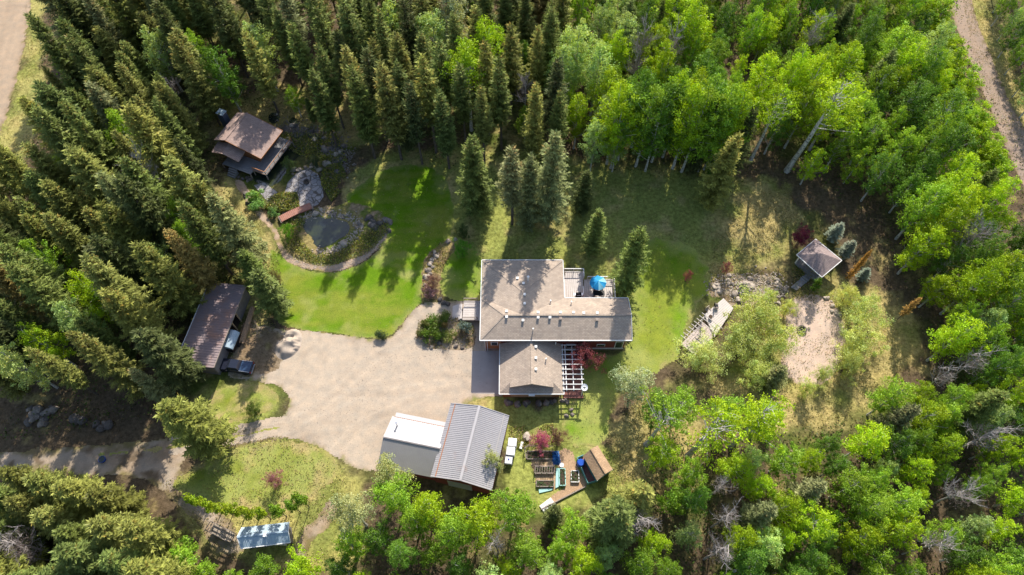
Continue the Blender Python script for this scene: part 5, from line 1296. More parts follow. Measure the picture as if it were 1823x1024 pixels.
CABX, CABY = P(440, 240, 3)[0] - 6, P(440, 240, 3)[1] + 6
CLEAR = [(*P(1530, 450, 0), 5.5), (*P(1538, 395, 0), 4), (*P(1470, 400, 0), 5.5), (*P(1475, 350, 0), 4), (*P(450, 175, 0), 3.5)]
PLACED = []      # x, y, radius
def put(name, lib, x, y, h, col, label, cat, group, lean=(0, 0), wide=1.0, idx=None, crownname='crown'):
    hh, cm, tm = lib[idx] if idx is not None else R.choice(lib)
    e = bpy.data.objects.new(name, None); C.objects.link(e); e.location = (x, y, 0); e.empty_display_size = .5
    s = h / hh; e.scale = (s * wide, s * wide, s); e.rotation_euler = (lean[0], lean[1], R.random() * 6.283 if lean == (0, 0) else 0)
    t = bpy.data.objects.new('trunk', tm); C.objects.link(t); t.parent = e
    c = bpy.data.objects.new(crownname, cm); C.objects.link(c); c.parent = e; c.color = (*col, 1)
    tag(e, label, cat, group); PLACED.append((x, y)); return e

# colours (linear, real leaf colours)
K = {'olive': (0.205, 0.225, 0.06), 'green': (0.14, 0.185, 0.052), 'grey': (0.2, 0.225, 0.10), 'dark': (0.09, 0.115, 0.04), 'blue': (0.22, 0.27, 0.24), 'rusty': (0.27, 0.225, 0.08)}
D = {'bright': (0.295, 0.44, 0.012), 'fresh': (0.215, 0.36, 0.026), 'pale': (0.36, 0.49, 0.15), 'deep': (0.115, 0.225, 0.025), 'silver': (0.42, 0.48, 0.24), 'willow': (0.48, 0.55, 0.17), 'drab': (0.34, 0.38, 0.15)}
CN = {'olive': 'olive', 'green': 'dark green', 'grey': 'grey green', 'dark': 'blackish', 'blue': 'blue grey', 'rusty': 'rusty olive',
      'bright': 'bright', 'fresh': 'fresh green', 'pale': 'pale green', 'deep': 'deep green', 'silver': 'silvery green', 'willow': 'yellow green', 'drab': 'dull green'}
def jit(c, a=.12):
    k = R.uniform(1 - a, 1 + a); return (c[0] * k * R.uniform(.95, 1.05), c[1] * k, c[2] * k * R.uniform(.9, 1.1))

AUTO = []   # trees that still need a label: (object, kind, colour, photo x, photo y, height)
def tree_tip(kind, px, py, h, col, label=None, cat='tree', group=None, frac=1.0, wide=1.0, lib=None, idx=None, lean=(0, 0)):
    """(px, py) = where the point at frac x height shows in the photo"""
    x, y = P(px, py, h * frac)
    lib = lib or {'spruce': SPR, 'aspen': ASP, 'tall_aspen': ASPT, 'willow': WIL, 'dead': DEAD, 'young': YOU}[kind]
    nm = {'spruce': 'spruce_tree', 'aspen': 'aspen_tree', 'tall_aspen': 'aspen_tree', 'willow': 'willow_tree', 'dead': 'dead_tree', 'young': 'young_tree'}[kind]
    if nm == 'aspen_tree' and col in ('pale', 'silver', 'drab', 'deep'): nm = 'poplar_tree'
    c = (K.get(col) or D.get(col) or (.3, .3, .3)); o = put(nm, lib, x, y, h, jit(c), label or '', cat, group or '', wide=wide, idx=idx, lean=lean)
    if not label: AUTO.append((o, kind, col, px, py, h))
    return o
SP = lambda px, py, h, col, label, **k: tree_tip('spruce', px, py, h, col, label, 'tree', **k)

def paint(o, c):
    for k in C.objects:
        if k.parent == o and k.name.startswith('crown'): k.color = c
# spruces standing free round the house
SP(840, 243, 20, 'green', 'large dark green spruce with low skirt left of the spruce group above the house', idx=0)
SP(912, 262, 20, 'grey', 'left spruce of the grey green trio behind the house', idx=3, wide=1.1)
SP(946, 276, 18, 'grey', 'middle and smallest spruce of the grey green trio behind the house', idx=2, wide=.8)
SP(990, 236, 23, 'grey', 'right and tallest spruce of the grey green trio behind the house', idx=8, wide=.98)
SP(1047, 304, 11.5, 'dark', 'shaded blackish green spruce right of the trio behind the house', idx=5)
SP(1068, 373, 12.5, 'green', 'cone shaped spruce behind the blue umbrella deck', idx=0, wide=1.05)
SP(1142, 405, 18, 'green', 'cone shaped spruce on the lawn at the right end of the house', idx=2, wide=.85)
SP(1316, 238, 19, 'olive', 'sunlit olive spruce at the edge of the bright aspens above the dry meadow', idx=0, wide=.95)
SP(372, 345, 20, 'grey', 'massive grey green spruce with broad skirt above the barn', idx=8, wide=1.05)
SP(428, 446, 11, 'green', 'spruce leaning over the upper right end of the barn roof', idx=5, wide=1.15)
SP(455, 482, 12.5, 'green', 'shorter spruce between the barn and the mown lawn', idx=5, wide=1.25)
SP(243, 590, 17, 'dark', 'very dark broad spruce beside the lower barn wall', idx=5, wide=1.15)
SP(290, 720, 18, 'olive', 'sunlit olive spruce standing alone where the wheel tracks fork', idx=2, wide=1.15)
SP(1150, 870, 13, 'olive', 'spruce with long radiating sunlit branches right of the tan roofed shed', idx=8, wide=1.5)
SP(1105, 905, 17, 'green', 'dark spruce below the tan roofed shed', idx=5, wide=1.1)
SP(988, 905, 9, 'dark', 'small dark spruce below the plank ramp', idx=5)
SP(1467, 862, 12, 'grey', 'grey green spruce among the bright aspens at the lower right', idx=5)
SP(1790, 700, 14, 'green', 'dark spruce with spreading boughs at the right edge of the photo', idx=8, wide=1.3)
SP(1378, 905, 12, 'grey', 'small grey spruce among the bottom aspens', idx=5)
SP(545, 175, 6, 'green', 'small spruce in the clearing above the cabin rockery', idx=5)
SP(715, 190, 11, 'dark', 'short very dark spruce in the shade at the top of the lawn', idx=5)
SP(1395, 655, 8, 'grey', 'grey green spruce below the big willows beside the terrace', idx=5, wide=1.3)
SP(1440, 498, 5.2, 'green', 'narrow leaning cedar in front of the gazebo', idx=5, wide=.55) if False else None
SP(1500, 398, 5, 'blue', 'blue spruce behind the gazebo, upper one of three', idx=8, wide=1.8)
SP(1522, 430, 4.8, 'blue', 'blue spruce right of the gazebo, middle one of three', idx=6, wide=1.9)
SP(1547, 478, 3.4, 'blue', 'blue spruce beside the orange tree, lowest of three', idx=8, wide=2.0)
# orange larch-like tree, shrubs
TL = lambda lab: lab
o = tree_tip('spruce', 1553, 444, 9, 'rusty', 'slender dead orange brown conifer right of the gazebo', 'tree', idx=2, wide=.42); paint(o, (0.42, 0.24, 0.06, 1))
for px, py, s in ((1640, 530, 1),):
    o = tree_tip('spruce', px, py, 9 * s, 'rusty', 'thin orange brown dying conifer at the edge of the right woods', 'tree', idx=7, wide=.7); paint(o, (0.36, 0.23, 0.07, 1))
# notable broadleaf trees
BR = [
 (868,75,20,'bright','tall_aspen','tall bright yellow green aspen at the top, right of the white trunked one'),
 (272,72,16,'pale','aspen','rounded pale green poplar in the spruces near the top left'),
 (345,78,15,'fresh','aspen','fresh green poplar right of the rounded pale poplar near the top left'),
 (385,110,16,'deep','aspen','deep green poplar in the dark spruces above the cabin'),
 (455,65,17,'pale','aspen','narrow pale green poplar among spruces at the upper left'),
 (690,25,17,'pale','aspen','pale green poplar poking up at the top edge among spruces'),
 (770,50,18,'pale','aspen','pale green poplar left of the bright yellow aspens'),
 (810,30,18,'silver','aspen','silvery green poplar at top edge left of the bright aspens'),
 (1030,70,19,'pale','aspen','tall pale green poplar with white stem right of the spruces'),
 (1065,110,17,'pale','aspen','pale green poplar just right of the tallest pale poplar'),
 (1000,110,17,'pale','aspen','pale green poplar nearest the tall spruces'),
 (1085,150,15,'bright','aspen','yellow green aspen below the pale poplars'),
 (935,205,9,'fresh','aspen','small fresh green tree with bare grey top in the dark spruces'),
 (520,165,8,'fresh','aspen','small sunlit green tree above the cabin rockery'),
 (655,215,7,'deep','aspen','deep green bushy tree at the top of the mown lawn'),
 (1275,285,8,'deep','aspen','deep green tree at the foot of the bright aspens'),
 (1455,130,18,'bright','aspen','bright aspen between the two leaning white trunks'),
 (100,95,10,'fresh','aspen','small green tree beside the gravel road verge'),
 (150,505,15,'bright','aspen','bright yellow green aspen surrounded by spruces at the far left'),
 (60,450,14,'fresh','aspen','fresh green aspen near the left photo edge'),
 (125,560,14,'pale','aspen','pale poplar below the bright aspen at the far left'),
 (60,600,14,'bright','aspen','bright green aspen low at the left photo edge'),
 (20,640,14,'willow','aspen','yellow green aspen touching the left photo edge'),
 (318,375,13,'fresh','aspen','fresh green poplar beside the massive grey spruce'),
 (330,410,12,'fresh','aspen','lower fresh green poplar beside the massive grey spruce'),
 (270,455,12,'pale','aspen','pale poplar among the left spruces above the barn'),
 (100,290,9,'fresh','aspen','small fresh green tree among spruces near the road'),
 (470,370,8,'pale','aspen','pale green small tree beside the pond path') if False else (1600,700,12,'fresh','aspen','fresh green aspen at the meadow corner of the right woods'),
 (700,880,13,'fresh','aspen','fresh green aspen below the low workshop, nearest the driveway'),
 (760,900,13,'bright','aspen','bright aspen below the big workshop gable'),
 (850,920,14,'bright','aspen','bright aspen directly below the big workshop'),
 (915,900,13,'fresh','aspen','fresh green aspen below the white tanks'),
 (690,840,11,'drab','aspen','dull green birch half covering the low workshop roof'),
 (735,925,11,'fresh','aspen','fresh green aspen at the bottom below the workshops'),
 (805,945,13,'fresh','aspen','fresh green aspen below the workshop gable, bottom edge'),
 (670,955,10,'deep','aspen','deep green bushy tree at the bottom edge left of centre'),
 (1350,745,14,'bright','tall_aspen','bright leaning aspen nearest the terrace'),
 (875,815,7,'drab','aspen','thin dull green tree growing against the right side of the big workshop')]
for px, py, h, col, kd, lab in BR: tree_tip(kd, px, py, h, col, lab, 'tree', frac=.78)
def tree_base(px, py, h, col, label, lib=ASPT, wide=1.0, lean=(0, 0)):
    x, y = P(px, py, 0); return put('aspen_tree' if col in ('bright', 'fresh') else 'poplar_tree', lib, x, y, h, jit(D[col]), label, 'tree', None, wide=wide, lean=lean)
tree_base(1400, 305, 23, 'bright', 'tallest bright aspen, on the thick leaning white trunk', lib=ASPS, wide=1.2, lean=(.02, .1))
tree_base(1335, 287, 19, 'bright', 'tall bright aspen on the slim leaning white trunk', lib=ASPS, lean=(.05, .02))
tree_base(840, 232, 21, 'bright', 'tall bright yellow green aspen with white trunk among the spruces', wide=1.2)
tree_base(1150, 792, 17, 'fresh', 'leaning aspen with long pale trunk, left of three below the willows', lib=ASPS, wide=1.2, lean=(0, .05))
tree_base(1224, 812, 19, 'bright', 'leaning aspen with long pale trunk, middle of three below the willows', lib=ASPS, wide=1.2, lean=(0, .05))
tree_base(1300, 795, 17, 'bright', 'leaning aspen with long pale trunk, right of three below the willows', lib=ASPS, wide=1.2, lean=(0, .05))
tree_base(653, 935, 13, 'drab', 'grey green birch with pale leaning trunk right of the lower lawn', lib=ASPT, wide=1.3)
for px, py, h, wd, col, lab in ((1120, 705, 9, 1.05, 'silver', 'large silvery white blossoming poplar at the lower right corner of the lawn'), (1160, 750, 9, 1.2, 'deep', 'deep green bushy poplar below the silvery one'), (1195, 745, 10, 1.2, 'fresh', 'fresh green aspen between the silvery poplar and the leaning aspens'), (1270, 760, 10, 1.3, 'fresh', 'broad fresh green aspen below the round willow'), (1335, 770, 11, 1.3, 'bright', 'broad bright aspen below the grey green spruce by the terrace'), (1215, 860, 9, 1.1, 'fresh', 'fresh green aspen near the feet of the leaning aspens'), (1290, 850, 9, 1.2, 'bright', 'bright aspen in the middle below the leaning aspens'), (1370, 840, 10, 1.2, 'fresh', 'fresh aspen below the bare ground by the terrace')):
    tree_base(px, py, h, col, lab, lib=ASP, wide=wd * (1.45 if col == 'silver' else 1.1))
# dead and bare trees
DT = [(1150,60,15,'bare pinkish grey tree at the top among pale poplars'),(1135,105,13,'bare grey tree just below the pinkish one near the top'),(1200,70,16,'bare tree with white stem in the upper right aspens'),(935,150,13,'bare twiggy crown in the dark spruces above the trio'),
 (1135,925,13,'bare grey branching snag below the tan roofed shed'),(1300,915,11,'bare grey snag among the bottom aspens'),(1290,975,12,'bare snag near the bottom edge among aspens'),(1765,770,13,'pale snag with many arms near the right photo edge'),(1690,665,11,'long grey snag at the edge of the right woods'),(1720,875,13,'bare snag in the lower right woods'),(1680,965,12,'bare pale snag at the bottom right'),(1455,50,15,'bare grey crown among aspens at the top right'),(300,150,10,'tangle of bare twigs under the rounded pale poplar'),(20,965,13,'white barked leaning snag in the bottom left corner'),(1745,410,14,'grey snag in the right woods level with the gazebo'),(245,290,16,'brown bare topped tree in the left spruces'),(1290,860,9,'small bare snag above the bottom aspens'),(1745,640,12,'leaning grey snag near the right photo edge above the pale one'),(885,965,10,'bare twiggy tree at the bottom centre'),(40,985,10,'low snag in the bottom left corner beside the white barked one')]
for px, py, h, lab in DT: tree_tip('dead', px, py, h, 'dead', lab, 'dead tree', frac=.85)
# willows of the terrace
WL = [(1255,628,6.2,1.15,'round yellow green willow left of the group, beside the slat pergola'),(1345,560,8,1.1,'largest yellow green willow, upper one beside the timber deck'),(1385,600,7,1.0,'yellow green willow at the left edge of the paved terrace'),(1325,610,6.5,1.1,'yellow green willow filling the middle of the willow group'),(1350,660,6,.9,'lower willow of the group left of the terrace'),(1365,530,5,.8,'small willow at the top of the willow group'),
 (1510,525,5.5,.75,'narrow willow at the upper right of the terrace'),(1545,555,6.5,.95,'rounded yellow green willow right of the terrace, upper'),(1535,600,6.5,1.0,'rounded yellow green willow right of the terrace, middle'),(1515,645,6,.8,'yellow green willow at the lower right of the terrace'),(1520,625,5,.8,'small willow between the two right hand ones')]
for px, py, h, wd, lab in WL: tree_tip('willow', px, py, h, 'willow', lab, 'tree', frac=.6, wide=wd)
for px, py, lab in ((1468, 665, 'thin see-through willow at the lower edge of the terrace'), (1440, 690, 'sparse young willow below the terrace'), (1405, 545, 'slight willow sapling at the top left corner of the terrace')):
    tree_tip('willow', px, py, 4.2, 'willow', lab, 'tree', frac=.6, wide=.7)
# purple and pink trees
def colour_tree(px, py, h, col, lab, lib=WIL, wide=.75, frac=.65, cat='tree'):
    x, y = P(px, py, h * frac); o = put('ornamental_tree', lib, x, y, h, col, lab, cat, None, wide=wide); 
    if 'group' in o: del o['group']
    return o
def put_fix(o):
    if o.get('group') in (None, ''):
        if 'group' in o: del o['group']
colour_tree(1041, 632, 5.2, (0.27, 0.075, 0.09), 'wine red leafed tree over the white pergola', wide=1.0)
colour_tree(1430, 418, 5, (0.15, 0.022, 0.06), 'deep purple leafed tree left of the gazebo')
colour_tree(1226, 489, 3.6, (0.3, 0.1, 0.13), 'slim pink leafed sapling alone on the right lawn', wide=.45)
colour_tree(1296, 475, 3.8, (0.26, 0.09, 0.13), 'thin purple sapling above the rock garden', wide=.5)
colour_tree(965, 782, 3.2, (0.48, 0.13, 0.22), 'bright pink blossoming tree above the vegetable beds', wide=1.0)
colour_tree(995, 776, 4.0, (0.22, 0.13, 0.1), 'sparse bronze leafed tree right of the pink blossom', wide=.65)
colour_tree(487, 852, 3.6, (0.34, 0.15, 0.17), 'pink blossoming tree on the lower lawn', wide=.8)
colour_tree(769, 497, 3.0, (0.22, 0.12, 0.1), 'brownish purple shrub in the curved stone border', wide=.9)
colour_tree(764, 517, 1.8, (0.34, 0.2, 0.2), 'low faded pink shrub at the lower end of the curved border', wide=.9, lib=SHR)
colour_tree(823, 440, 4.2, (0.1, 0.3, 0.02), 'vivid green globe tree above the curved border', wide=.7)
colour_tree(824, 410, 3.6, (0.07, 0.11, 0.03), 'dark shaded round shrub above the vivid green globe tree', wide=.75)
colour_tree(510, 408, 3.4, (0.14, 0.33, 0.02), 'vivid lime green bush at the left end of the footbridge', wide=.75)
colour_tree(466, 432, 4.5, (0.42, 0.46, 0.28), 'whitish blossoming tree beside the pond path', wide=.6, lib=YOU)
colour_tree(512, 290, 3.6, (0.13, 0.2, 0.06), 'round green shrub with strappy leaves between cabin and patio', wide=.7)
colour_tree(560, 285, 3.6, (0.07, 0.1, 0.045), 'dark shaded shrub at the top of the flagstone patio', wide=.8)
colour_tree(448, 348, 2.0, (0.2, 0.36, 0.07), 'pale lime shrub beside the pond path, upper of two', wide=1.1, lib=SHR)
colour_tree(455, 366, 1.8, (0.2, 0.36, 0.09), 'pale lime shrub beside the pond path, lower of two', wide=1.0, lib=SHR)
colour_tree(486, 376, 1.5, (0.18, 0.32, 0.1), 'small pale green shrub left of the footbridge', wide=.9, lib=SHR)
colour_tree(448, 727, 3.4, (0.10, 0.15, 0.025), 'dense green bush on the grass island below the barn', wide=.95)
colour_tree(490, 490, 4.5, (0.2, 0.17, 0.09), 'sparse brownish sapling at the left edge of the mown lawn', wide=.4)
# conifer-like shrub bed in front of the house
for px, py, s, c, lab in ((757,577,1.5,(0.12,0.14,0.03),'dark green spreading shrub at the left of the front planting bed'),(772,572,1.7,(0.12,0.2,0.03),'green shrub at the upper side of the front planting bed'),(765,592,1.9,(0.11,0.18,0.02),'largest green shrub in the front planting bed'),(778,595,1.5,(0.1,0.17,0.02),'green shrub in the middle of the front planting bed'),(792,566,1.4,(0.13,0.19,0.03),'pointed green shrub nearest the entrance slab'),(800,595,1.5,(0.2,0.24,0.06),'round yellow green shrub in the front planting bed'),(750,592,1.2,(0.13,0.14,0.04),'brown green shrub at the lower left of the front planting bed'),(790,578,1.0,(0.28,0.2,0.06),'orange tinged shrub in the front planting bed')):
    colour_tree(px, py, s, c, lab, lib=SHR, wide=1.05, frac=.5, cat='shrub')
colour_tree(829, 583, 2.0, (0.15, 0.2, 0.18), 'silver blue dwarf spruce beside the entry deck', lib=SHR, wide=.8, frac=.6, cat='shrub')
colour_tree(677, 596, 1.2, (0.06, 0.09, 0.03), 'small dark bush at the lower edge of the mown lawn', lib=SHR, wide=1.1, frac=.5, cat='shrub')
# hedge of young trees by the small shed: (base), height
BASE = [(372,905,8),(394.5,913,7.5),(414.5,917,7),(436.4,921,7.5),(460.6,925,7.5),(482.6,924,7),(510.4,920,7.5),(534.6,912,7.5),(551.4,903,8)]
for k, (px, py, h) in enumerate(BASE):
    x, y = P(px, py, 0); put('young_tree', COL, x, y, h, jit((0.27, 0.37, 0.02) if k < 6 else (0.16, 0.27, 0.02), .08), '%s tree from the left in the row of young green trees above the small shed' % ('first', 'second', 'third', 'fourth', 'fifth', 'sixth', 'seventh', 'eighth', 'ninth')[k], 'tree', 'row of young trees above the small shed', wide=.85)
x, y = P(1440, 524, 0); put('cedar', COL, x, y, 5.2, (0.09, 0.17, 0.015), 'narrow bright green cedar in front of the gazebo', 'tree', None, wide=1.0)
for o in list(C.objects):
    if o.get('group') == '' : del o['group']

# ---- woods: crowns scattered inside outlines taken at crown level
def scatter(outline, zc, spacing, fn, tries=6000, own=None, thin=None):
    pl = wpoly(outline, zc, 0); a = np.array(pl); (x0, y0), (x1, y1) = a.min(0), a.max(0); pts = []
    X = NR.uniform(x0, x1, tries); Y = NR.uniform(y0, y1, tries); d = sdist(pl, X, Y); ex = [(p[0], p[1]) for p in PLACED]
    arr = np.array(ex) if ex else np.zeros((0, 2))
    for x, y, dd in zip(X, Y, d):
        if dd < 0: continue
        if any(math.hypot(x - q_[0], y - q_[1]) < q_[2] for q_ in CLEAR): continue
        if 4 < x - CABX + 5 < 22 and 0 < y - CABY < 24 and R.random() < .55: continue
        sp = spacing * R.uniform(.85, 1.15)
        if len(arr) and (np.hypot(arr[:, 0] - x, arr[:, 1] - y) < sp).any(): continue
        arr = np.vstack([arr, (x, y)]); fn(x, y)
def pick(w_): 
    t = R.random() * sum(w_.values())
    for k, v in w_.items():
        t -= v
        if t <= 0: return k
    return k
def wood(mix, hts, sp_idx=None, wide=(1, 1)):
    def fn(x, y):
        k = pick(mix); kd, col = k.split(':'); h = R.uniform(*hts[kd]); z = h * .7
        lib = {'spruce': SPR, 'aspen': ASP, 'tall_aspen': ASPT, 'young': YOU, 'willow': WIL}[kd]
        nm = {'spruce': 'spruce_tree', 'aspen': 'aspen_tree', 'tall_aspen': 'aspen_tree', 'young': 'young_tree', 'willow': 'willow_tree'}[kd]
        if nm == 'aspen_tree' and col in ('pale', 'silver', 'drab', 'deep'): nm = 'poplar_tree'
        c = jit((K.get(col) or D[col]), .3)
        o = put(nm, lib, x, y, h, c, '', 'tree', '', wide=R.uniform(*wide), idx=R.choice(sp_idx) if (sp_idx and kd == 'spruce') else None)
        q = Q(x, y, z); AUTO.append((o, kd, col, q[0], q[1], h))
    return fn
W_LEFT = [(95,-80),(300,-80),(312,60),(290,110),(325,190),(340,250),(355,320),(395,400),(400,425),(380,450),(310,465),(278,500),(262,560),(250,640),(275,665),(255,672),(230,668),(120,665),(60,640),(-60,650),(-60,230),(25,235),(58,200),(80,90)]
scatter(W_LEFT, 13, 4.2, wood({'spruce:olive': 4, 'spruce:green': 4, 'spruce:grey': 2, 'spruce:rusty': .2, 'spruce:dark': 1, 'aspen:fresh': .35}, {'spruce': (13, 22), 'aspen': (11, 14)}, [0, 1, 2, 4, 5, 6, 8], (.78, 1.18)))
for px, py, h, c in ((600,262,19,'green'),(668,282,22,'green'),(715,284,23,'olive'),(752,292,20,'dark'),(800,300,19,'green'),(612,228,20,'green'),(655,240,21,'olive'),(690,252,22,'dark'),(735,258,20,'green'),(777,272,23,'olive'),(640,205,20,'dark'),(830,262,20,'green'),(870,240,22,'olive')):
    x, y = P(px, py, 0); q = Q(x, y, h * .7); o = put('spruce_tree', SPR, x, y, h, jit(K[c]), '', 'tree', '', wide=.95, idx=R.choice([3, 4, 7])); AUTO.append((o, 'spruce', c, q[0], q[1], h))
W_TOP = [(300,-110),(1010,-110),(1005,60),(1000,185),(900,200),(840,180),(800,150),(700,140),(610,120),(545,95),(480,105),(400,110),(350,125),(312,100)]
scatter(W_TOP, 15, 4.6, wood({'spruce:olive': 3, 'spruce:green': 4, 'spruce:dark': 2, 'spruce:grey': 1, 'spruce:rusty': .5, 'aspen:deep': .3}, {'spruce': (17, 23), 'aspen': (11, 14)}, [1, 3, 4, 7, 6], (.85, 1.05)))
W_NE = [(1010,-80),(1120,-80),(1130,100),(1120,200),(1120,250),(1060,255),(1010,200),(990,120)]
scatter(W_NE, 9, 3.9, wood({'aspen:pale': 4, 'aspen:fresh': 3, 'aspen:deep': 2, 'aspen:bright': 1, 'spruce:green': .6}, {'spruce': (14, 18), 'aspen': (11, 15)}, None, (.8, 1.05)))
for _px, _py in ((1075,292),(1105,285),(1135,296),(1165,288),(1195,300),(1222,290),(1250,302),(1278,296),(1120,262),(1180,262),(1240,268),(1090,300),(1150,304),(1210,306),(1236,305),(1180,280),(1265,285)):
    x, y = P(_px + R.uniform(-6, 6), _py, 0); _h = R.uniform(17, 21); _cc = R.choice(['bright', 'fresh', 'deep']); q = Q(x, y, _h * .7)
    o = put('poplar_tree' if _cc == 'deep' else 'aspen_tree', ASP, x, y, _h, jit(D[_cc]), '', 'tree', '', wide=R.uniform(.85, 1)); AUTO.append((o, 'aspen', _cc, q[0], q[1], _h))
for px, py, h_ in ((1232,304,17),(1292,312,17)):
    x, y = P(px, py, 0); put('spruce_tree', SPR, x, y, h_, jit(K['dark']), '%s shaded spruce among the front aspens above the right lawn' % ('left' if px < 1250 else 'right'), 'tree', None, wide=.8, idx=5)
W_E = [(1120,-80),(1640,-80),(1646,20),(1676,110),(1706,200),(1738,280),(1785,370),(1880,430),(1900,640),(1823,650),(1725,655),(1700,610),(1680,480),(1600,390),(1500,325),(1420,240),(1330,225),(1250,260),(1120,262)]
scatter(W_E, 9, 3.45, wood({'aspen:bright': 4.5, 'aspen:fresh': 4, 'aspen:deep': 3.2, 'aspen:pale': .8, 'young:fresh': 1.4, 'spruce:green': .25}, {'spruce': (11, 15), 'aspen': (9.5, 17), 'young': (6, 10)}, None, (.8, 1.2)))
scatter([(1785,-60),(1900,-60),(1900,190),(1845,170),(1825,110),(1795,20)], 6, 4.2, wood({'aspen:fresh': 3, 'aspen:deep': 2, 'aspen:pale': 1}, {'aspen': (7, 11)}, None, (.9, 1.2)))
W_SE = [(1165,760),(1220,800),(1260,770),(1340,770),(1400,780),(1500,765),(1590,740),(1625,700),(1700,650),(1900,640),(1900,1090),(560,1090),(600,985),(640,945),(700,950),(900,950),(945,960),(1010,930),(1080,930),(1150,900)]
scatter(W_SE, 8, 3.2, wood({'aspen:bright': 4.5, 'aspen:fresh': 4.5, 'aspen:pale': 1.4, 'aspen:deep': 2.6, 'young:fresh': 2, 'spruce:grey': .35, 'spruce:olive': .2}, {'spruce': (10, 13), 'aspen': (8, 12.5), 'young': (6, 8.5)}, [5, 8, 2], (.85, 1.15)))
W_SW = [(-60,862),(60,856),(170,872),(235,905),(262,950),(275,1000),(300,1090),(-60,1090)]
scatter(W_SW, 9, 3.6, wood({'spruce:olive': 6, 'spruce:green': 2, 'aspen:fresh': .5}, {'spruce': (12, 16), 'aspen': (8, 10)}, [0, 2, 5], (1.0, 1.2)))
scatter([(200,985),(330,985),(380,1005),(560,1008),(560,1080),(200,1080)], 4, 3.0, wood({'young:fresh': 3, 'young:bright': 2, 'spruce:olive': 1}, {'young': (4, 6.5), 'spruce': (6, 8)}, [5], (1.1, 1.3)))

for _k in range(30):
    _f = _k / 29; _px = 1632 + (1752 - 1632) * _f + R.uniform(-8, 4); _py = -20 + 370 * _f; _h = R.uniform(5, 8); x, y = P(_px, _py, 0); q = Q(x, y, _h * .6)
    o = put('young_tree', YOU, x, y, _h, jit(D['bright' if _k % 3 else 'fresh']), '', 'tree', '', wide=1.2); AUTO.append((o, 'young', 'bright' if _k % 3 else 'fresh', q[0], q[1], _h))
# ---- words that tell the woodland trees apart
PLACES = [(30,290,'beside the gravel road'),(110,170,'next to the road verge'),(200,40,'at the top left photo edge'),(170,250,'in the left woods between road and cabin'),(300,230,'left of the cabin chimney'),(330,310,'below the cabin at the left'),(60,400,'near the left photo edge, halfway up'),(190,400,'deep in the left woods'),(290,490,'just above the barn roof'),(60,520,'at the far left among aspens'),(170,600,'left of the barn'),(60,680,'above the boulder pile'),(230,690,'above the shaded wheel track'),
 (350,40,'at the top edge above the pale poplar'),(430,30,'at the top edge above the cabin'),(420,130,'right above the cabin roof'),(520,30,'at the top edge, left of centre'),(530,110,'above the cabin rockery'),(620,40,'at the top edge above the mown lawn'),(620,130,'above the top of the mown lawn'),(710,30,'at top edge left of the bright aspens'),(710,120,'above the lawn shadows'),(790,160,'below the two bright aspens'),(880,30,'at the top edge by the bright aspens'),(890,150,'behind the spruce trio'),(960,40,'at the top centre'),(960,150,'behind the tallest spruce of the trio'),
 (1050,20,'at the top edge by the pale poplars'),(1060,180,'below the tall pale poplars'),(1150,20,'at the top edge near the bare trees'),(1150,180,'behind the dark grass above the deck'),(1240,30,'at the top edge right of centre'),(1230,130,'below the bare white stemmed tree'),(1240,230,'on the front edge of the aspens above the lawn'),(1330,40,'in the upper right aspens near the top'),(1330,140,'left of the slim leaning white trunk'),(1420,40,'at the top edge above the leaning trunks'),(1400,220,'at the foot of the slim leaning trunk'),(1500,40,'at the top edge above the thick trunk'),(1500,200,'around the thick leaning trunk'),(1600,30,'at the top edge left of the rail trail'),(1600,130,'left of the rail trail, upper part'),(1560,290,'above the gazebo woods'),(1690,200,'along the rail trail'),(1650,300,'right of the gazebo woods'),(1750,300,'along the lower rail trail'),(1640,420,'right of the gazebo'),(1740,440,'below the rail trail'),(1700,540,'right of the orange conifers'),(1790,560,'at the right photo edge'),(1860,30,'right of the rail trail'),(1800,120,'across the rail trail'),
 (1640,700,'at the corner of the dry meadow'),(1760,700,'near the right edge below the middle'),(1250,800,'below the leaning aspens'),(1350,800,'below the sparse young willow'),(1450,800,'below the dry meadow'),(1550,780,'below the meadow track'),(1650,800,'in the lower right woods'),(1780,830,'at the right edge, lower part'),(1200,960,'at the bottom near the snags'),(1330,960,'at the bottom between two snags'),(1450,950,'at the bottom below the grey spruce'),(1560,930,'at the bottom right of the grey spruce'),(1680,930,'at the bottom right near the pale snag'),(1790,960,'in the bottom right corner'),(1080,980,'at the bottom below the shed'),(970,980,'at the bottom below the plank ramp'),(860,990,'at the bottom centre'),(740,990,'at the bottom below the workshops'),(630,1000,'at the bottom left of the workshops'),(500,1030,'at the bottom below the small shed'),(340,1010,'at the bottom left of the small shed'),(230,960,'in the bottom left spruces, right side'),(130,890,'below the wheel track at the left'),(120,990,'in the bottom left spruces'),(10,900,'at the left edge below the track'),(10,1010,'in the bottom left corner')]
cells = {}
KN = {'poplar': 'poplar', 'spruce': 'spruce', 'aspen': 'aspen', 'tall_aspen': 'aspen', 'young': 'sapling', 'willow': 'willow', 'dead': 'snag'}
for o, kd, col, px, py, h in AUTO:
    pl = min(PLACES, key=lambda q: (q[0] - px) ** 2 + (q[1] - py) ** 2)[2]
    if kd == 'aspen' and col in ('pale', 'silver', 'drab', 'deep'): kd = 'poplar'
    cells.setdefault((pl, kd), []).append((o, col, px, py, h))
ORD = NTH
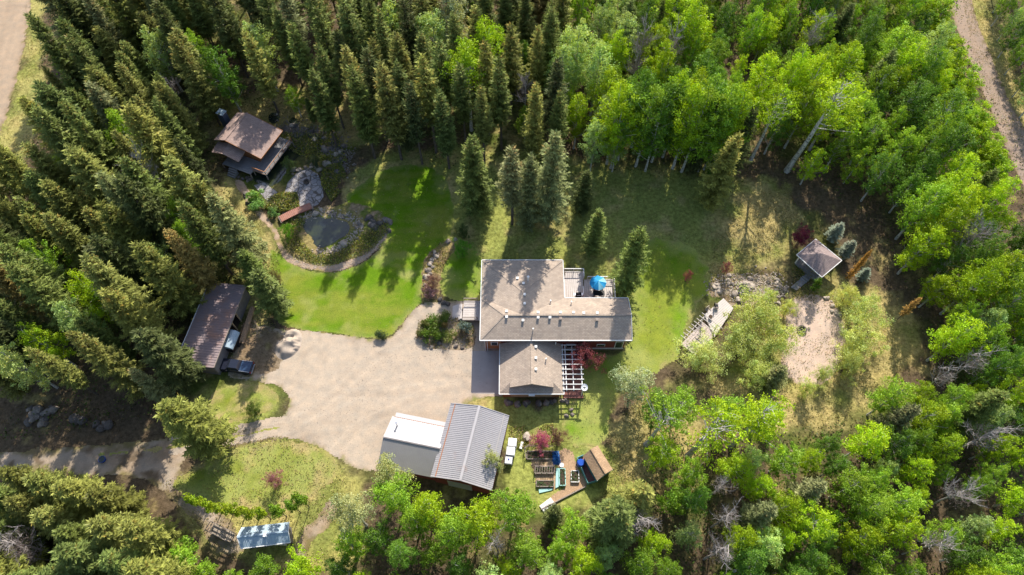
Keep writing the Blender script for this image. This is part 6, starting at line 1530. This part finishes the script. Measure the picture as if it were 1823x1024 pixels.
for (pl, kd), lst in cells.items():
    sub = {}
    for it in lst: sub.setdefault(CN.get(it[1], it[1]), []).append(it)
    for cn, it in sub.items():
        it.sort(key=lambda q: q[2]); pn = KN[kd]
        for i, (o, col, px, py, h) in enumerate(it):
            if len(it) == 1: lab = 'lone %s %s %s' % (cn, pn, pl)
            elif len(it) == 2: lab = '%s of two %s %ss %s' % (('left', 'right')[i], cn, pn, pl)
            else: lab = '%s %s %s%s %s' % (ORD[min(i, len(ORD) - 1)].split()[0], cn, pn, ' from left' if i else '', pl)
            o['label'] = lab; o['group'] = '%ss %s' % (pn, pl)

# ------------------------------------------------------------------ undergrowth and grass nobody could count
def undergrowth(name, outline_list, n, smin, smax, hmax, cols, mat, seed):
    rs = np.random.RandomState(seed); pts = []
    for outline in outline_list:
        pl = wpoly(outline, 0, 0); a = np.array(pl); (x0, y0), (x1, y1) = a.min(0), a.max(0); k = int(n / len(outline_list))
        X = rs.uniform(x0, x1, k * 3); Y = rs.uniform(y0, y1, k * 3); ok = (sdist(pl, X, Y) > 0) & (fbm(X, Y, 4, seed) + rs.rand(len(X)) * .25 > .55); X, Y = X[ok][:k], Y[ok][:k]; pts.append(np.stack([X, Y], 1))
    p = np.concatenate(pts); m = len(p); z = rs.rand(m) ** 1.6 * hmax * (.4 + fbm(p[:, 0], p[:, 1], 2, seed + 1))
    c = np.column_stack([p, z]); nrm = unit(rs.normal(size=(m, 3)) * .8 + np.array((0, 0, .7))); a = unit(np.cross(nrm, rs.normal(size=(m, 3)))); b = np.cross(nrm, a); s = rs.uniform(smin, smax, (m, 1))
    cc = np.array(cols)[rs.randint(0, len(cols), m)] * rs.uniform(.7, 1.25, (m, 1))
    V, Fq, T = kites(c, a * s, b * s * .55, cc); me = mesh_np(name, V, Fq, mat, T); o = bpy.data.objects.new(name, me); link(o); o['kind'] = 'stuff'; o.color = (1, 1, 1, 1); return o
G_UNDER = [[(90,-100),(320,-100),(360,150),(440,460),(430,500),(340,560),(360,700),(300,740),(0,790),(-100,760),(-100,300),(60,250)],
           [(320,-120),(1010,-120),(1040,330),(860,330),(700,260),(600,240),(480,200),(380,200)],
           [(1010,-120),(1680,-120),(1740,130),(1860,340),(1900,640),(1660,640),(1560,400),(1440,320),(1250,330),(1060,300)],
           [(1200,780),(1400,770),(1600,730),(1660,650),(1900,640),(1950,1200),(560,1200),(640,960),(900,940),(1060,930)],
           [(-100,870),(140,880),(250,930),(340,1010),(560,1030),(560,1200),(-200,1200)]]
undergrowth('undergrowth', G_UNDER, 110000, .1, .24, 1.1, [(0.06, 0.10, 0.02), (0.10, 0.16, 0.03), (0.13, 0.10, 0.05), (0.2, 0.15, 0.08), (0.05, 0.07, 0.02)], M_leaf, 5)
G_GRASS = [OPEN[k][0] for k in ('clearing_n', 'meadow_e', 'meadow_se', 'under_aspens', 'front_grass', 'west_of_lawn', 'cabin_slope', 'verge', 'trail_verge')]
undergrowth('meadow_grass', G_GRASS, 60000, .05, .13, .22, [(0.36, 0.29, 0.13), (0.2, 0.2, 0.06), (0.14, 0.18, 0.04), (0.28, 0.2, 0.1)], M_leaf, 9)
undergrowth('pond_plants', [[(500,385),(532,378),(545,395),(530,420),(560,455),(600,452),(640,420),(690,395),(695,410),(655,452),(600,470),(550,468),(515,445)], [(505,345),(530,345),(535,372),(500,380),(470,372),(480,355)], [(575,300),(610,290),(620,330),(590,360),(572,330)], [(495,240),(600,240),(620,290),(560,290),(520,270)]], 26000, .07, .18, .8, [(0.24, 0.28, 0.05), (0.13, 0.2, 0.04), (0.3, 0.24, 0.12), (0.12, 0.14, 0.06), (0.4, 0.38, 0.06)], M_leaf, 15)
undergrowth('border_plants', [[(752,530),(752,470),(785,430),(815,428),(790,480),(788,535)], [(742,600),(745,572),(790,560),(845,575),(842,622),(770,622)], [(1262,500),(1300,480),(1400,480),(1400,520),(1340,545),(1262,530)], [(905,760),(985,755),(1000,790),(960,795),(905,800)], [(1410,480),(1440,470),(1460,500),(1450,540),(1410,530)]], 9000, .05, .14, .5, [(0.2, 0.22, 0.05), (0.3, 0.26, 0.05), (0.12, 0.15, 0.04), (0.3, 0.2, 0.13)], M_leaf, 25)
